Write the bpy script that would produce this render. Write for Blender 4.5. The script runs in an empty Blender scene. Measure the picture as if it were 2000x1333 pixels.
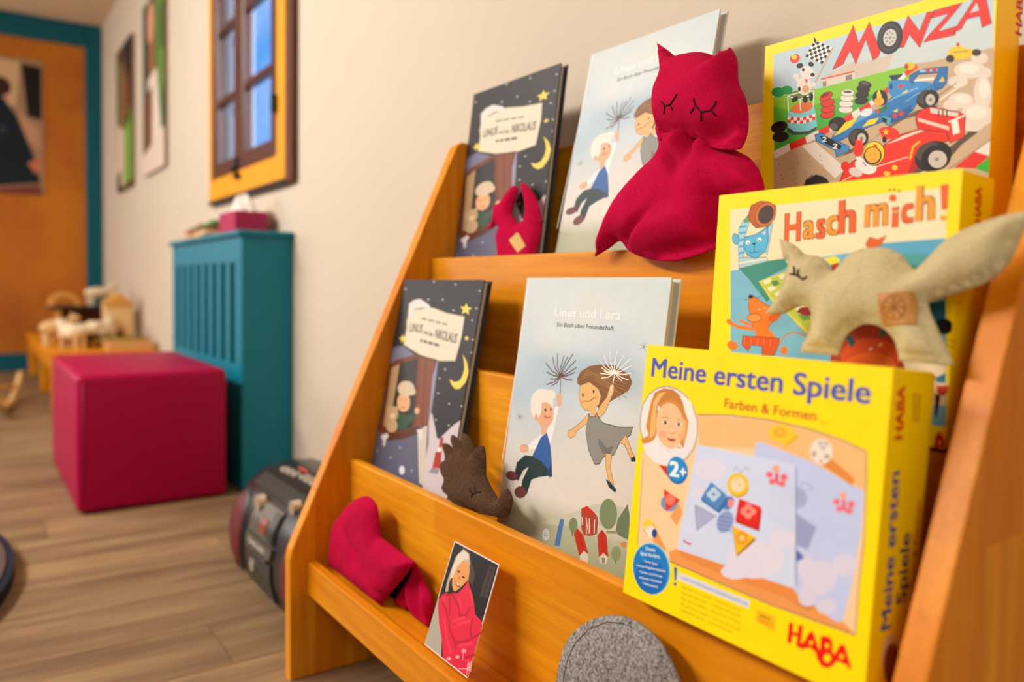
import bpy, bmesh, math, random, json
from mathutils import Vector, Matrix, noise
from mathutils.geometry import delaunay_2d_cdt

# ------------------------------------------------------------ camera, light, exposure
S = bpy.context.scene
COL = S.collection
S.view_settings.view_transform = 'Standard'
S.view_settings.look = 'None'
S.view_settings.exposure = 0.12
S.view_settings.gamma = 1.0
S.view_settings.use_curve_mapping = False
S.cycles.use_denoising = True
S.cycles.max_bounces = 8
S.cycles.diffuse_bounces = 5
S.cycles.sample_clamp_indirect = 6.0

def srgb(h):
    h = h.lstrip('#')
    v = [int(h[i:i + 2], 16) / 255 for i in (0, 2, 4)]
    return [c / 12.92 if c <= .04045 else ((c + .055) / 1.055) ** 2.4 for c in v]

cam = bpy.data.cameras.new('camera')
camo = bpy.data.objects.new('camera', cam)
COL.objects.link(camo)
yaw, pitch, roll = 0.9664969, -0.03356525, 0.01079797
fw = Vector((-math.sin(yaw) * math.cos(pitch), math.cos(yaw) * math.cos(pitch), math.sin(pitch)))
r0 = Vector((math.cos(yaw), math.sin(yaw), 0))
u0 = r0.cross(fw)
rr = math.cos(roll) * r0 + math.sin(roll) * u0
uu = -math.sin(roll) * r0 + math.cos(roll) * u0
camo.matrix_world = Matrix(((rr.x, uu.x, -fw.x, 0), (rr.y, uu.y, -fw.y, -0.77317), (rr.z, uu.z, -fw.z, 0.58), (0, 0, 0, 1)))
cam.sensor_width = 36.0
cam.lens = 1549.9 * 36 / 2000
cam.shift_y = -(666.5 - 610.39) / 2000
cam.clip_start = 0.01
cam.dof.use_dof = True
cam.dof.focus_distance = 0.79
cam.dof.aperture_fstop = 2.9
S.camera = camo

world = bpy.data.worlds.new('dusk_sky')
S.world = world
world.use_nodes = True
wnt = world.node_tree; bg = wnt.nodes['Background']
_tc = wnt.nodes.new('ShaderNodeTexCoord'); _n = wnt.nodes.new('ShaderNodeTexNoise'); _n.inputs['Scale'].default_value = 9; _n.inputs['Detail'].default_value = 3
_r = wnt.nodes.new('ShaderNodeValToRGB'); _r.color_ramp.elements[0].color = (*srgb('4a96e4'), 1); _r.color_ramp.elements[1].color = (*srgb('a9c4f4'), 1)
_r.color_ramp.elements[0].position = .35; _r.color_ramp.elements[1].position = .62
wnt.links.new(_tc.outputs['Generated'], _n.inputs[0]); wnt.links.new(_n.outputs[0], _r.inputs[0]); wnt.links.new(_r.outputs[0], bg.inputs[0])
bg.inputs[1].default_value = 1.2

def area(name, loc, target, sx, sy, power, color):
    l = bpy.data.lights.new(name, 'AREA')
    l.shape = 'RECTANGLE'; l.size = sx; l.size_y = sy; l.energy = power; l.color = color
    o = bpy.data.objects.new(name, l)
    COL.objects.link(o)
    o.location = loc
    o.rotation_euler = (Vector(target) - Vector(loc)).to_track_quat('-Z', 'Y').to_euler()
    return o

area('ceiling_lamp_light', (-2.2, -2.45, 2.20), (-1.4, -0.5, 0.5), 2.4, 0.25, 108, (1.0, 0.955, 0.90))
area('room_window_light', (-5.0, -2.9, 1.25), (-3.6, 0.0, 0.7), 1.9, 1.3, 42, (1.0, 0.97, 0.94))
area('right_fill_light', (0.70, -1.15, 1.20), (-0.5, -0.2, 0.55), 0.5, 0.45, 6.0, (1.0, 0.95, 0.90))  # unseen fill added right of the camera to brighten box sides and shelf
area('outdoor_daylight', (-1.7, 0.95, 1.5), (-3.05, 0.03, 1.3), 0.8, 0.8, 55, (0.86, 0.93, 1.0))

# ------------------------------------------------------------ materials
MATS = {}
def nm(name):
    m = bpy.data.materials.new(name); m.use_nodes = True
    nt = m.node_tree
    return m, nt, nt.nodes['Principled BSDF']

def link(nt, a, b): nt.links.new(a, b)

def coords(nt, scale=(1, 1, 1), kind='Object', rot=(0, 0, 0)):
    tc = nt.nodes.new('ShaderNodeTexCoord'); mp = nt.nodes.new('ShaderNodeMapping')
    mp.inputs['Scale'].default_value = scale; mp.inputs['Rotation'].default_value = rot
    link(nt, tc.outputs[kind], mp.inputs[0])
    return mp.outputs[0]

def ntex(nt, vec, scale, detail=3, rough=.5):
    n = nt.nodes.new('ShaderNodeTexNoise')
    n.inputs['Scale'].default_value = scale; n.inputs['Detail'].default_value = detail; n.inputs['Roughness'].default_value = rough
    link(nt, vec, n.inputs['Vector'])
    return n.outputs[0]

def ramp(nt, fac, stops):
    r = nt.nodes.new('ShaderNodeValToRGB')
    e = r.color_ramp.elements
    while len(e) < len(stops): e.new(.5)
    for el, (p, c) in zip(e, stops):
        el.position = p; el.color = (*srgb(c), 1) if isinstance(c, str) else (c, c, c, 1)
    link(nt, fac, r.inputs[0])
    return r.outputs[0]

def mixc(nt, fac, a, b, mode='MIX'):
    m = nt.nodes.new('ShaderNodeMix'); m.data_type = 'RGBA'; m.blend_type = mode
    if isinstance(fac, (int, float)): m.inputs[0].default_value = fac
    else: link(nt, fac, m.inputs[0])
    for i, v in ((6, a), (7, b)):
        if isinstance(v, str): m.inputs[i].default_value = (*srgb(v), 1)
        else: link(nt, v, m.inputs[i])
    return m.outputs[2]

def bump(nt, bsdf, h, strength, dist):
    b = nt.nodes.new('ShaderNodeBump'); b.inputs['Strength'].default_value = strength; b.inputs['Distance'].default_value = dist
    link(nt, h, b.inputs['Height']); link(nt, b.outputs[0], bsdf.inputs['Normal'])

def plain(name, col, rough=.5, spec=.5, var=.06, vscale=6, metallic=0, bmp=0, bscale=200, bdist=.0004, coat=0):
    if name in MATS: return MATS[name]
    m, nt, b = nm(name)
    v = coords(nt)
    c = mixc(nt, var, col, '808080')
    n = ntex(nt, v, vscale, 4)
    c2 = nt.nodes.new('ShaderNodeHueSaturation'); c2.inputs['Color'].default_value = (*srgb(col), 1)
    mr = nt.nodes.new('ShaderNodeMapRange'); mr.inputs['To Min'].default_value = 1 - var; mr.inputs['To Max'].default_value = 1 + var
    link(nt, n, mr.inputs['Value']); link(nt, mr.outputs[0], c2.inputs['Value'])
    link(nt, c2.outputs[0], b.inputs['Base Color'])
    b.inputs['Roughness'].default_value = rough; b.inputs['Specular IOR Level'].default_value = spec; b.inputs['Metallic'].default_value = metallic
    if coat: b.inputs['Coat Weight'].default_value = coat; b.inputs['Coat Roughness'].default_value = .25
    if bmp: bump(nt, b, ntex(nt, v, bscale, 3), bmp, bdist)
    MATS[name] = m
    return m

def felt(name, col, dark, light, fleck=.5, sheen=.25, scale=260):
    m, nt, b = nm(name)
    v = coords(nt)
    n1 = ntex(nt, v, scale * 2.2, 5, .75); n2 = ntex(nt, v, 22, 4)
    c = mixc(nt, ramp(nt, n1, ((.36, 0.), (.66, 1.))), dark, light)
    c = mixc(nt, fleck, col, c)
    c = mixc(nt, ramp(nt, n2, ((.3, 0.), (.75, .16))), c, dark)
    link(nt, c, b.inputs['Base Color'])
    b.inputs['Roughness'].default_value = .95; b.inputs['Specular IOR Level'].default_value = .12
    b.inputs['Sheen Weight'].default_value = sheen; b.inputs['Sheen Roughness'].default_value = .5
    b.inputs['Sheen Tint'].default_value = (*srgb(light), 1)
    bump(nt, b, n1, .5, .0007)
    return m

def wood(name, base, dark, light, along='X', stave=(.36, .045), rough=.38, grain=1.0):
    """glued beech staves: every stave has its own tone, the grain runs along it"""
    m, nt, b = nm(name)
    tc = nt.nodes.new('ShaderNodeTexCoord')
    sep = nt.nodes.new('ShaderNodeSeparateXYZ'); link(nt, tc.outputs['Object'], sep.inputs[0])
    cmb = nt.nodes.new('ShaderNodeCombineXYZ')
    other = {'X': ('X', 'Z', 'Y'), 'Y': ('Y', 'X', 'Z'), 'Z': ('Z', 'Y', 'X')}[along]
    for i, a in enumerate(other): link(nt, sep.outputs[a], cmb.inputs[i])
    vec = cmb.outputs[0]
    br = nt.nodes.new('ShaderNodeTexBrick')
    br.inputs['Scale'].default_value = 1.0; br.inputs['Mortar Size'].default_value = .0003; br.inputs['Mortar Smooth'].default_value = .5
    br.inputs['Brick Width'].default_value = stave[0]; br.inputs['Row Height'].default_value = stave[1]
    br.inputs['Bias'].default_value = 0; br.offset = .37
    br.inputs['Color1'].default_value = (0, 0, 0, 1); br.inputs['Color2'].default_value = (1, 1, 1, 1); br.inputs['Mortar'].default_value = (.2, .2, .2, 1)
    link(nt, vec, br.inputs['Vector'])
    st = nt.nodes.new('ShaderNodeMapping'); st.inputs['Scale'].default_value = (3.2, 46, 46); link(nt, vec, st.inputs[0])
    g = ntex(nt, st.outputs[0], 1.6, 6, .62)
    st2 = nt.nodes.new('ShaderNodeMapping'); st2.inputs['Scale'].default_value = (14, 520, 520); link(nt, vec, st2.inputs[0])
    f = ntex(nt, st2.outputs[0], 1.0, 3, .6)
    c = mixc(nt, ramp(nt, br.outputs['Color'], ((0, .0), (1, .8))), base, light)
    c = mixc(nt, ramp(nt, g, ((.38, 0.), (.72, .55 * grain))), c, dark)
    c = mixc(nt, ramp(nt, f, ((.45, 0.), (.8, .28 * grain))), c, dark)
    link(nt, c, b.inputs['Base Color'])
    b.inputs['Roughness'].default_value = rough; b.inputs['Specular IOR Level'].default_value = .22
    bump(nt, b, f, .12, .0003)
    return m

W_X = wood('beech_board', 'dc860a', 'b66006', 'f0a81c', 'X')
W_Z = wood('beech_panel', 'dc8208', 'b46006', 'f0a41a', 'Z', (.42, .05))
W_B = wood('bench_wood', 'e6920c', 'bc6a08', 'f0a418', 'X', (.6, .07), .35)

def print_mat():
    m, nt, b = nm('printed_cover')
    a = nt.nodes.new('ShaderNodeAttribute'); a.attribute_name = 'ink'
    v = coords(nt)
    n = ntex(nt, v, 60, 4)
    mr = nt.nodes.new('ShaderNodeMapRange'); mr.inputs['To Min'].default_value = .95; mr.inputs['To Max'].default_value = 1.05
    link(nt, n, mr.inputs['Value'])
    h = nt.nodes.new('ShaderNodeHueSaturation'); link(nt, a.outputs['Color'], h.inputs['Color']); link(nt, mr.outputs[0], h.inputs['Value'])
    link(nt, h.outputs[0], b.inputs['Base Color'])
    b.inputs['Roughness'].default_value = .42; b.inputs['Specular IOR Level'].default_value = .22
    return m
INK = print_mat()

def wall_mat(name, col, dark, sc=90, st=.35):
    m, nt, b = nm(name)
    v = coords(nt)
    n = ntex(nt, v, 1.7, 4); f = ntex(nt, v, sc, 4, .6)
    c = mixc(nt, ramp(nt, n, ((.35, 0.), (.8, .5))), col, dark)
    link(nt, c, b.inputs['Base Color'])
    b.inputs['Roughness'].default_value = .9; b.inputs['Specular IOR Level'].default_value = .2
    bump(nt, b, f, st, .002)
    return m
WALL = wall_mat('cream_plaster', 'cfc2af', 'c8baa5')
CEIL = wall_mat('ceiling_plaster', 'dfc8a8', 'd3b892')
CORK = None
def cork():
    m, nt, b = nm('orange_pinboard')
    v = coords(nt)
    n = ntex(nt, v, 2.2, 5, .6); f = ntex(nt, v, 70, 4, .7)
    c = mixc(nt, ramp(nt, n, ((.3, 0.), (.75, 1.))), 'cc7c08', 'a45008')
    c = mixc(nt, ramp(nt, f, ((.5, 0.), (.75, .35))), c, 'e09a30')
    link(nt, c, b.inputs['Base Color']); b.inputs['Roughness'].default_value = .75
    bump(nt, b, f, .4, .002)
    return m
CORK = cork()

def floor_mat():
    m, nt, b = nm('oak_laminate')
    oi = nt.nodes.new('ShaderNodeObjectInfo')
    tc = nt.nodes.new('ShaderNodeTexCoord')
    ad = nt.nodes.new('ShaderNodeVectorMath'); ad.operation = 'ADD'
    cmb = nt.nodes.new('ShaderNodeCombineXYZ'); mu = nt.nodes.new('ShaderNodeMath'); mu.operation = 'MULTIPLY'; mu.inputs[1].default_value = 37
    link(nt, oi.outputs['Random'], mu.inputs[0]); link(nt, mu.outputs[0], cmb.inputs[2])
    link(nt, tc.outputs['Object'], ad.inputs[0]); link(nt, cmb.outputs[0], ad.inputs[1])
    mp = nt.nodes.new('ShaderNodeMapping'); mp.inputs['Scale'].default_value = (11, 1.5, 1); link(nt, ad.outputs[0], mp.inputs[0])
    g = ntex(nt, mp.outputs[0], 1.7, 5, .6)
    mp2 = nt.nodes.new('ShaderNodeMapping'); mp2.inputs['Scale'].default_value = (80, 5, 1); link(nt, ad.outputs[0], mp2.inputs[0])
    f = ntex(nt, mp2.outputs[0], 1, 4, .6)
    c = mixc(nt, ramp(nt, g, ((.33, 0.), (.7, 1.))), 'a0835e', '6e5440')
    c = mixc(nt, ramp(nt, f, ((.4, 0.), (.8, .5))), c, '5c4636')
    hs = nt.nodes.new('ShaderNodeHueSaturation'); mr = nt.nodes.new('ShaderNodeMapRange')
    mr.inputs['To Min'].default_value = .86; mr.inputs['To Max'].default_value = 1.12
    link(nt, oi.outputs['Random'], mr.inputs['Value']); link(nt, mr.outputs[0], hs.inputs['Value']); link(nt, c, hs.inputs['Color'])
    link(nt, hs.outputs[0], b.inputs['Base Color'])
    b.inputs['Roughness'].default_value = .5; b.inputs['Specular IOR Level'].default_value = .3
    bump(nt, b, f, .15, .0006)
    return m
FLOOR = floor_mat()

# ------------------------------------------------------------ mesh helpers
def finish(o, label=None, cat=None, group=None, kind=None):
    if label: o['label'] = label
    if cat: o['category'] = cat
    if group: o['group'] = group
    if kind: o['kind'] = kind
    return o

def link_obj(name, me, parent=None, mat=None):
    if mat and not me.materials: me.materials.append(mat)
    o = bpy.data.objects.new(name, me); COL.objects.link(o)
    if parent: o.parent = parent
    return o

def empty(name, loc=(0, 0, 0), label=None, cat=None, group=None, kind=None, rot=(0, 0, 0)):
    o = bpy.data.objects.new(name, None); COL.objects.link(o)
    o.location = loc; o.rotation_euler = rot; o.empty_display_size = .05
    return finish(o, label, cat, group, kind)

def bm_obj(name, bm, mat, parent=None, smooth=False, **kw):
    bmesh.ops.recalc_face_normals(bm, faces=bm.faces)
    me = bpy.data.meshes.new(name); bm.to_mesh(me); bm.free()
    if smooth:
        for p in me.polygons: p.use_smooth = True
    o = link_obj(name, me, parent, mat)
    return finish(o, **kw)

def box_bm(bm, a, b, bev=0.0, seg=1):
    x0, y0, z0 = a; x1, y1, z1 = b
    vs = [bm.verts.new(p) for p in ((x0, y0, z0), (x1, y0, z0), (x1, y1, z0), (x0, y1, z0), (x0, y0, z1), (x1, y0, z1), (x1, y1, z1), (x0, y1, z1))]
    fs = [bm.faces.new([vs[i] for i in f]) for f in ((0, 3, 2, 1), (4, 5, 6, 7), (0, 1, 5, 4), (1, 2, 6, 5), (2, 3, 7, 6), (3, 0, 4, 7))]
    if bev:
        es = list({e for f in fs for e in f.edges})
        bmesh.ops.bevel(bm, geom=es, offset=bev, segments=seg, affect='EDGES', profile=.5)
    return vs

def box(name, a, b, mat, parent=None, bev=0.0, seg=1, smooth=False, **kw):
    bm = bmesh.new(); box_bm(bm, a, b, bev, seg)
    return bm_obj(name, bm, mat, parent, smooth, **kw)

def prism_bm(bm, pts, axis, lo, hi, bev=0.0, seg=2):
    """pts: outline in the two other axes, extruded along axis from lo to hi"""
    def P(p, t):
        return {'x': (t, p[0], p[1]), 'y': (p[0], t, p[1]), 'z': (p[0], p[1], t)}[axis]
    a = [bm.verts.new(P(p, lo)) for p in pts]; b = [bm.verts.new(P(p, hi)) for p in pts]
    n = len(pts)
    fs = [bm.faces.new(a), bm.faces.new(b[::-1])]
    for i in range(n): fs.append(bm.faces.new((a[i], a[(i + 1) % n], b[(i + 1) % n], b[i])))
    if bev:
        es = [e for e in {e for f in fs[:2] for e in f.edges}]
        bmesh.ops.bevel(bm, geom=es, offset=bev, segments=seg, affect='EDGES', profile=.5)
    return fs

def tube_bm(bm, pts, r, n=6, closed=False):
    pts = [Vector(p) for p in pts]
    rings = []
    for i, p in enumerate(pts):
        a = pts[max(i - 1, 0)]; b = pts[min(i + 1, len(pts) - 1)]
        d = (b - a).normalized() if (b - a).length > 1e-9 else Vector((0, 0, 1))
        s = d.cross(Vector((0, 0, 1)))
        if s.length < .05: s = d.cross(Vector((0, 1, 0)))
        s.normalize(); t = s.cross(d)
        rr_ = r[i] if isinstance(r, (list, tuple)) else r
        rings.append([bm.verts.new(p + s * rr_ * math.cos(2 * math.pi * k / n) + t * rr_ * math.sin(2 * math.pi * k / n)) for k in range(n)])
    for i in range(len(rings) - 1):
        for k in range(n):
            bm.faces.new((rings[i][k], rings[i][(k + 1) % n], rings[i + 1][(k + 1) % n], rings[i + 1][k]))
    bm.faces.new(rings[0][::-1]); bm.faces.new(rings[-1])

def ellip_bm(bm, c, r, seg=14, ring=9, rot=None):
    m = Matrix.Translation(c) @ (rot.to_4x4() if rot else Matrix.Identity(4)) @ Matrix.Diagonal((*r, 1))
    bmesh.ops.create_uvsphere(bm, u_segments=seg, v_segments=ring, radius=1, matrix=m)

def cyl_bm(bm, c, r, h, axis='z', seg=20, r2=None):
    rot = {'z': Matrix.Identity(4), 'x': Matrix.Rotation(math.pi / 2, 4, 'Y'), 'y': Matrix.Rotation(math.pi / 2, 4, 'X')}[axis]
    bmesh.ops.create_cone(bm, cap_ends=True, segments=seg, radius1=r, radius2=r if r2 is None else r2, depth=h, matrix=Matrix.Translation(c) @ rot)

# ------------------------------------------------------------ the room
X0, X1, Y0, CZ = -6.0, 1.7, -4.3, 2.275
fl = box('floor', (X0 - .1, Y0 - .1, -.06), (X1 + .1, .1, -.009), plain('screed', '6a5a48', .9), kind='structure')
PW, PL = .165, 1.22
pm = {}
def plank_mesh(w, l):
    k = (round(w, 4), round(l, 4))
    if k not in pm:
        bm = bmesh.new(); box_bm(bm, (0, 0, -.009), (k[0] - .0012, k[1] - .0012, 0), 0)
        me = bpy.data.meshes.new('plank'); bmesh.ops.recalc_face_normals(bm, faces=bm.faces); bm.to_mesh(me); bm.free(); me.materials.append(FLOOR); pm[k] = me
    return pm[k]
random.seed(4)
i = 0; x = X0
while x < X1 - .001:
    w = min(PW, X1 - x)
    y = -(i * .43 % PL) if i else 0.0
    start = 0.0
    ys = [0.0]
    y = -(PL * ((i * .37) % 1 or 1))
    while y > Y0: ys.append(y); y -= PL
    ys.append(Y0)
    for a, b in zip(ys[:-1], ys[1:]):
        if a - b < .02: continue
        o = link_obj('plank', plank_mesh(w, a - b), fl); o.location = (x, b, 0)
    x += PW; i += 1

box('ceiling', (X0 - .1, Y0 - .1, CZ), (X1 + .1, .3, CZ + .08), CEIL, kind='structure')
WX0, WX1, WZ0, WZ1 = -3.07, -2.32, .955, 1.80      # window opening
bm = bmesh.new()
for a, b in (((X0, 0, 0), (WX0, .07, CZ)), ((WX1, 0, 0), (X1, .07, CZ)), ((WX0, 0, 0), (WX1, .07, WZ0)), ((WX0, 0, WZ1), (WX1, .07, CZ))): box_bm(bm, a, b)
bm_obj('wall_right', bm, WALL, kind='structure')
box('wall_back', (X0 - .1, Y0, 0), (X0, .28, CZ), WALL, kind='structure')
box('wall_left', (X0, Y0 - .1, 0), (X1, Y0, CZ), WALL, kind='structure')
box('wall_front', (X1, Y0, 0), (X1 + .1, .28, CZ), WALL, kind='structure')

TEAL = plain('teal_paint', '007890', .45, .3, .05, 3)
TEAL_D = plain('teal_frame_paint', '005e70', .5, .25, .05, 3)
# far wall: a teal frame around an orange pin board
box('trim_1', (X0, -.100, 0), (X0 + .035, -.002, CZ - .004), TEAL_D, bev=.004, kind='structure')
box('trim_2', (X0, -3.3, 2.125), (X0 + .035, -.1005, CZ - .004), TEAL_D, bev=.004, kind='structure')
box('baseboard_back', (X0, -3.3, .001), (X0 + .035, -.1005, .112), TEAL_D, bev=.004, kind='structure')
box('trim_3', (X0, -3.3, .1125), (X0 + .018, -.1005, 2.1245), CORK, kind='structure')
box('trim_4', (X0, -3.40, 0), (X0 + .035, -3.3005, CZ - .004), TEAL_D, bev=.004, kind='structure')

# ------------------------------------------------------------ window
BROWN = plain('brown_window_paint', '4a2216', .35, .5, .12, 9)
YELL = plain('yellow_window_board', 'e69a06', .6, .3, .12, 7)
OUTB = plain('dark_oak_border', '5a3014', .6, .3, .25, 30)
IRON = plain('blackened_iron', '22201e', .5, .5, .05, metallic=.6)
win = empty('window_1', (0, 0, 0), kind='structure')
box('casing_board', (-3.096, -.016, .880), (WX0 + .002, .0, 2.0), YELL, win, .002)
box('casing_board', (WX1 - .002, -.016, .880), (-2.236, .0, 2.0), YELL, win, .002)
box('casing_board', (WX0 + .002, -.016, .880), (WX1 - .002, .0, WZ0), YELL, win, .002)
box('casing_board', (WX0 + .002, -.016, WZ1), (WX1 - .002, .0, 2.0), YELL, win, .002)
box('border_strip', (-2.236, -.020, .866), (-2.180, .0, 2.0), OUTB, win, .003)
box('border_strip', (-3.096, -.020, .864), (-2.2362, .0, .8798), IRON, win, .002)
def sash(x0, x1, dy):
    s = empty('sash', (0, 0, 0)); s.parent = win
    y0, y1 = -.012 + dy, .020 + dy
    box('stile', (x0, y0, WZ0 + .0005), (x0 + .058, y1, WZ1 - .004), BROWN, s, .004)
    box('stile', (x1 - .058, y0, WZ0 + .0005), (x1, y1, WZ1 - .004), BROWN, s, .004)
    box('rail', (x0 + .0582, y0, WZ0 + .0005), (x1 - .0582, y1, WZ0 + .056), BROWN, s, .004)
    box('rail', (x0 + .0582, y0, WZ1 - .05), (x1 - .0582, y1, WZ1 - .004), BROWN, s, .004)
    for z in (1.2275, 1.478): box('muntin', (x0 + .0582, y0 + .004, z - .013), (x1 - .0582, y1 - .002, z + .013), BROWN, s, .003)
    g, nt, b = nm('window_glass')
    b.inputs['Roughness'].default_value = .02; b.inputs['Transmission Weight'].default_value = 1; b.inputs['IOR'].default_value = 1.45; b.inputs['Base Color'].default_value = (.93, .97, 1, 1)
    for z0, z1 in ((WZ0 + .056, 1.2145), (1.2405, 1.465), (1.491, WZ1 - .05)):
        bm = bmesh.new(); y = (y0 + y1) / 2
        vs = [bm.verts.new(p) for p in ((x0 + .058, y, z0), (x1 - .058, y, z0), (x1 - .058, y, z1), (x0 + .058, y, z1))]; bm.faces.new(vs)
        m2, nt2, b2 = nm('thin_pane')
        tr = nt2.nodes.new('ShaderNodeBsdfTransparent'); gl = nt2.nodes.new('ShaderNodeBsdfGlossy'); gl.inputs['Roughness'].default_value = .05
        mx = nt2.nodes.new('ShaderNodeMixShader'); mx.inputs[0].default_value = .08
        link(nt2, tr.outputs[0], mx.inputs[1]); link(nt2, gl.outputs[0], mx.inputs[2]); link(nt2, mx.outputs[0], nt2.nodes['Material Output'].inputs[0])
        bm_obj('pane', bm, m2, s)
    return s
sash(-3.066, -2.728, 0); sash(-2.724, -2.3212, -.003)
bm = bmesh.new(); box_bm(bm, (-2.733, -.026, .955), (-2.719, -.0125, 1.00), .003); cyl_bm(bm, (-2.726, -.030, .957), .010, .012, 'y', 12); box_bm(bm, (-2.72, -.034, .925), (-2.685, -.0165, .945), .004)
bm_obj('latch', bm, IRON, win)
bm = bmesh.new(); cyl_bm(bm, (-2.318, -.026, 1.105), .009, .05, 'z', 12); bm_obj('hinge', bm, IRON, win)
# net curtains drawn to the side behind each casement
CUR, _nt, _b = nm('white_net_curtain')
_tr = _nt.nodes.new('ShaderNodeBsdfTranslucent'); _tr.inputs[0].default_value = (.9, .94, 1, 1); _df = _nt.nodes.new('ShaderNodeBsdfDiffuse'); _df.inputs[0].default_value = (.85, .88, .94, 1)
_mx = _nt.nodes.new('ShaderNodeMixShader'); _mx.inputs[0].default_value = .35
link(_nt, _tr.outputs[0], _mx.inputs[1]); link(_nt, _df.outputs[0], _mx.inputs[2]); link(_nt, _mx.outputs[0], _nt.nodes['Material Output'].inputs[0])
for cx0, cx1 in ((-3.06, -3.00), (-2.86, -2.77)):
    bm = bmesh.new(); n = 18
    rows = []
    for z in (WZ0 + .02, WZ1 - .01):
        rows.append([bm.verts.new((cx0 + (cx1 - cx0) * k / n, .052 + .008 * math.sin(k * 1.9), z)) for k in range(n + 1)])
    for k in range(n): bm.faces.new((rows[0][k], rows[0][k + 1], rows[1][k + 1], rows[1][k]))
    o = bm_obj('curtain_fold', bm, CUR, win, True)

# ------------------------------------------------------------ flat prints
def strip_bm(add, pts, w, z, col):
    n = len(pts)
    closed = n > 3 and (pts[0] - pts[-1]).length < 1e-5
    if closed: pts = pts[:-1]; n -= 1
    L = []; Rr = []
    for i in range(n):
        if closed: a, b = pts[i - 1], pts[(i + 1) % n]
        else: a, b = pts[max(i - 1, 0)], pts[min(i + 1, n - 1)]
        d1 = (pts[i] - a); d2 = (b - pts[i])
        d1 = d1.normalized() if d1.length > 1e-8 else d2.normalized()
        d2 = d2.normalized() if d2.length > 1e-8 else d1
        d = (d1 + d2); d = d.normalized() if d.length > 1e-3 else d1
        nrm = Vector((-d.y, d.x)); cs = max(.55, abs(nrm.dot(Vector((-d1.y, d1.x)))))
        L.append(pts[i] + nrm * w / 2 / cs); Rr.append(pts[i] - nrm * w / 2 / cs)
    rng = range(n) if closed else range(n - 1)
    for i in rng:
        j = (i + 1) % n
        add([L[i], L[j], Rr[j], Rr[i]], z, [col] * 4)

_font = {}
STEP = 3e-6
def glyphs(st, bold):
    k = (st, bold)
    if k in _font: return _font[k]
    cu = bpy.data.curves.new('txt', 'FONT'); cu.body = st; cu.size = 1; cu.resolution_u = 3; cu.fill_mode = 'FRONT'
    o = bpy.data.objects.new('txt', cu); COL.objects.link(o)
    dg = bpy.context.evaluated_depsgraph_get(); dg.update()
    me = bpy.data.meshes.new_from_object(o.evaluated_get(dg))
    vs = [v.co.copy() for v in me.vertices]; fs = [list(p.vertices) for p in me.polygons]
    bpy.data.objects.remove(o); bpy.data.curves.remove(cu); bpy.data.meshes.remove(me)
    if bold:
        v0, f0 = vs, fs; vs, fs = [], []
        for q_, (dx, dy) in enumerate(((-1, -1), (1, -1), (1, 1), (-1, 1), (0, 0), (-1, 0), (1, 0))):
            n = len(vs); vs += [Vector((v.x + dx * bold, v.y + dy * bold * .6, q_ * STEP)) for v in v0]; fs += [[i + n for i in f] for f in f0]
    _font[k] = (vs, fs); return _font[k]

def span(it, w, h):
    v = [a * 1e-4 for a in it[2]]
    if it[0] == 'P': x, y = v[0::2], v[1::2]; m = 0
    elif it[0] in 'EG': m = 0; ex = abs(v[2]) + abs(v[4]); ey = abs(v[3]) + abs(v[5]); x = [v[0] - ex, v[0] + ex]; y = [v[1] - ey, v[1] + ey]
    elif it[0] == 'L': x, y, m = v[1::2], v[2::2], v[0]
    elif it[0] == 'T': x, y, m = [v[0], v[2]], [v[1], v[3]], v[4] * 1.1
    else: return (0, 0, w, h)
    return (min(x) - m, min(y) - m, max(x) + m, max(y) + m)
def levels(items, w, h):
    """each shape of a print lies just above the ones it overlaps"""
    B = []; out = []
    for it in items:
        a = span(it, w, h); lv = 0
        for b, l in zip(B, out):
            if l > lv - 1 and a[0] < b[2] and b[0] < a[2] and a[1] < b[3] and b[1] < a[3]: lv = max(lv, l + 1)
        B.append(a); out.append(lv)
    return out
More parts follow.
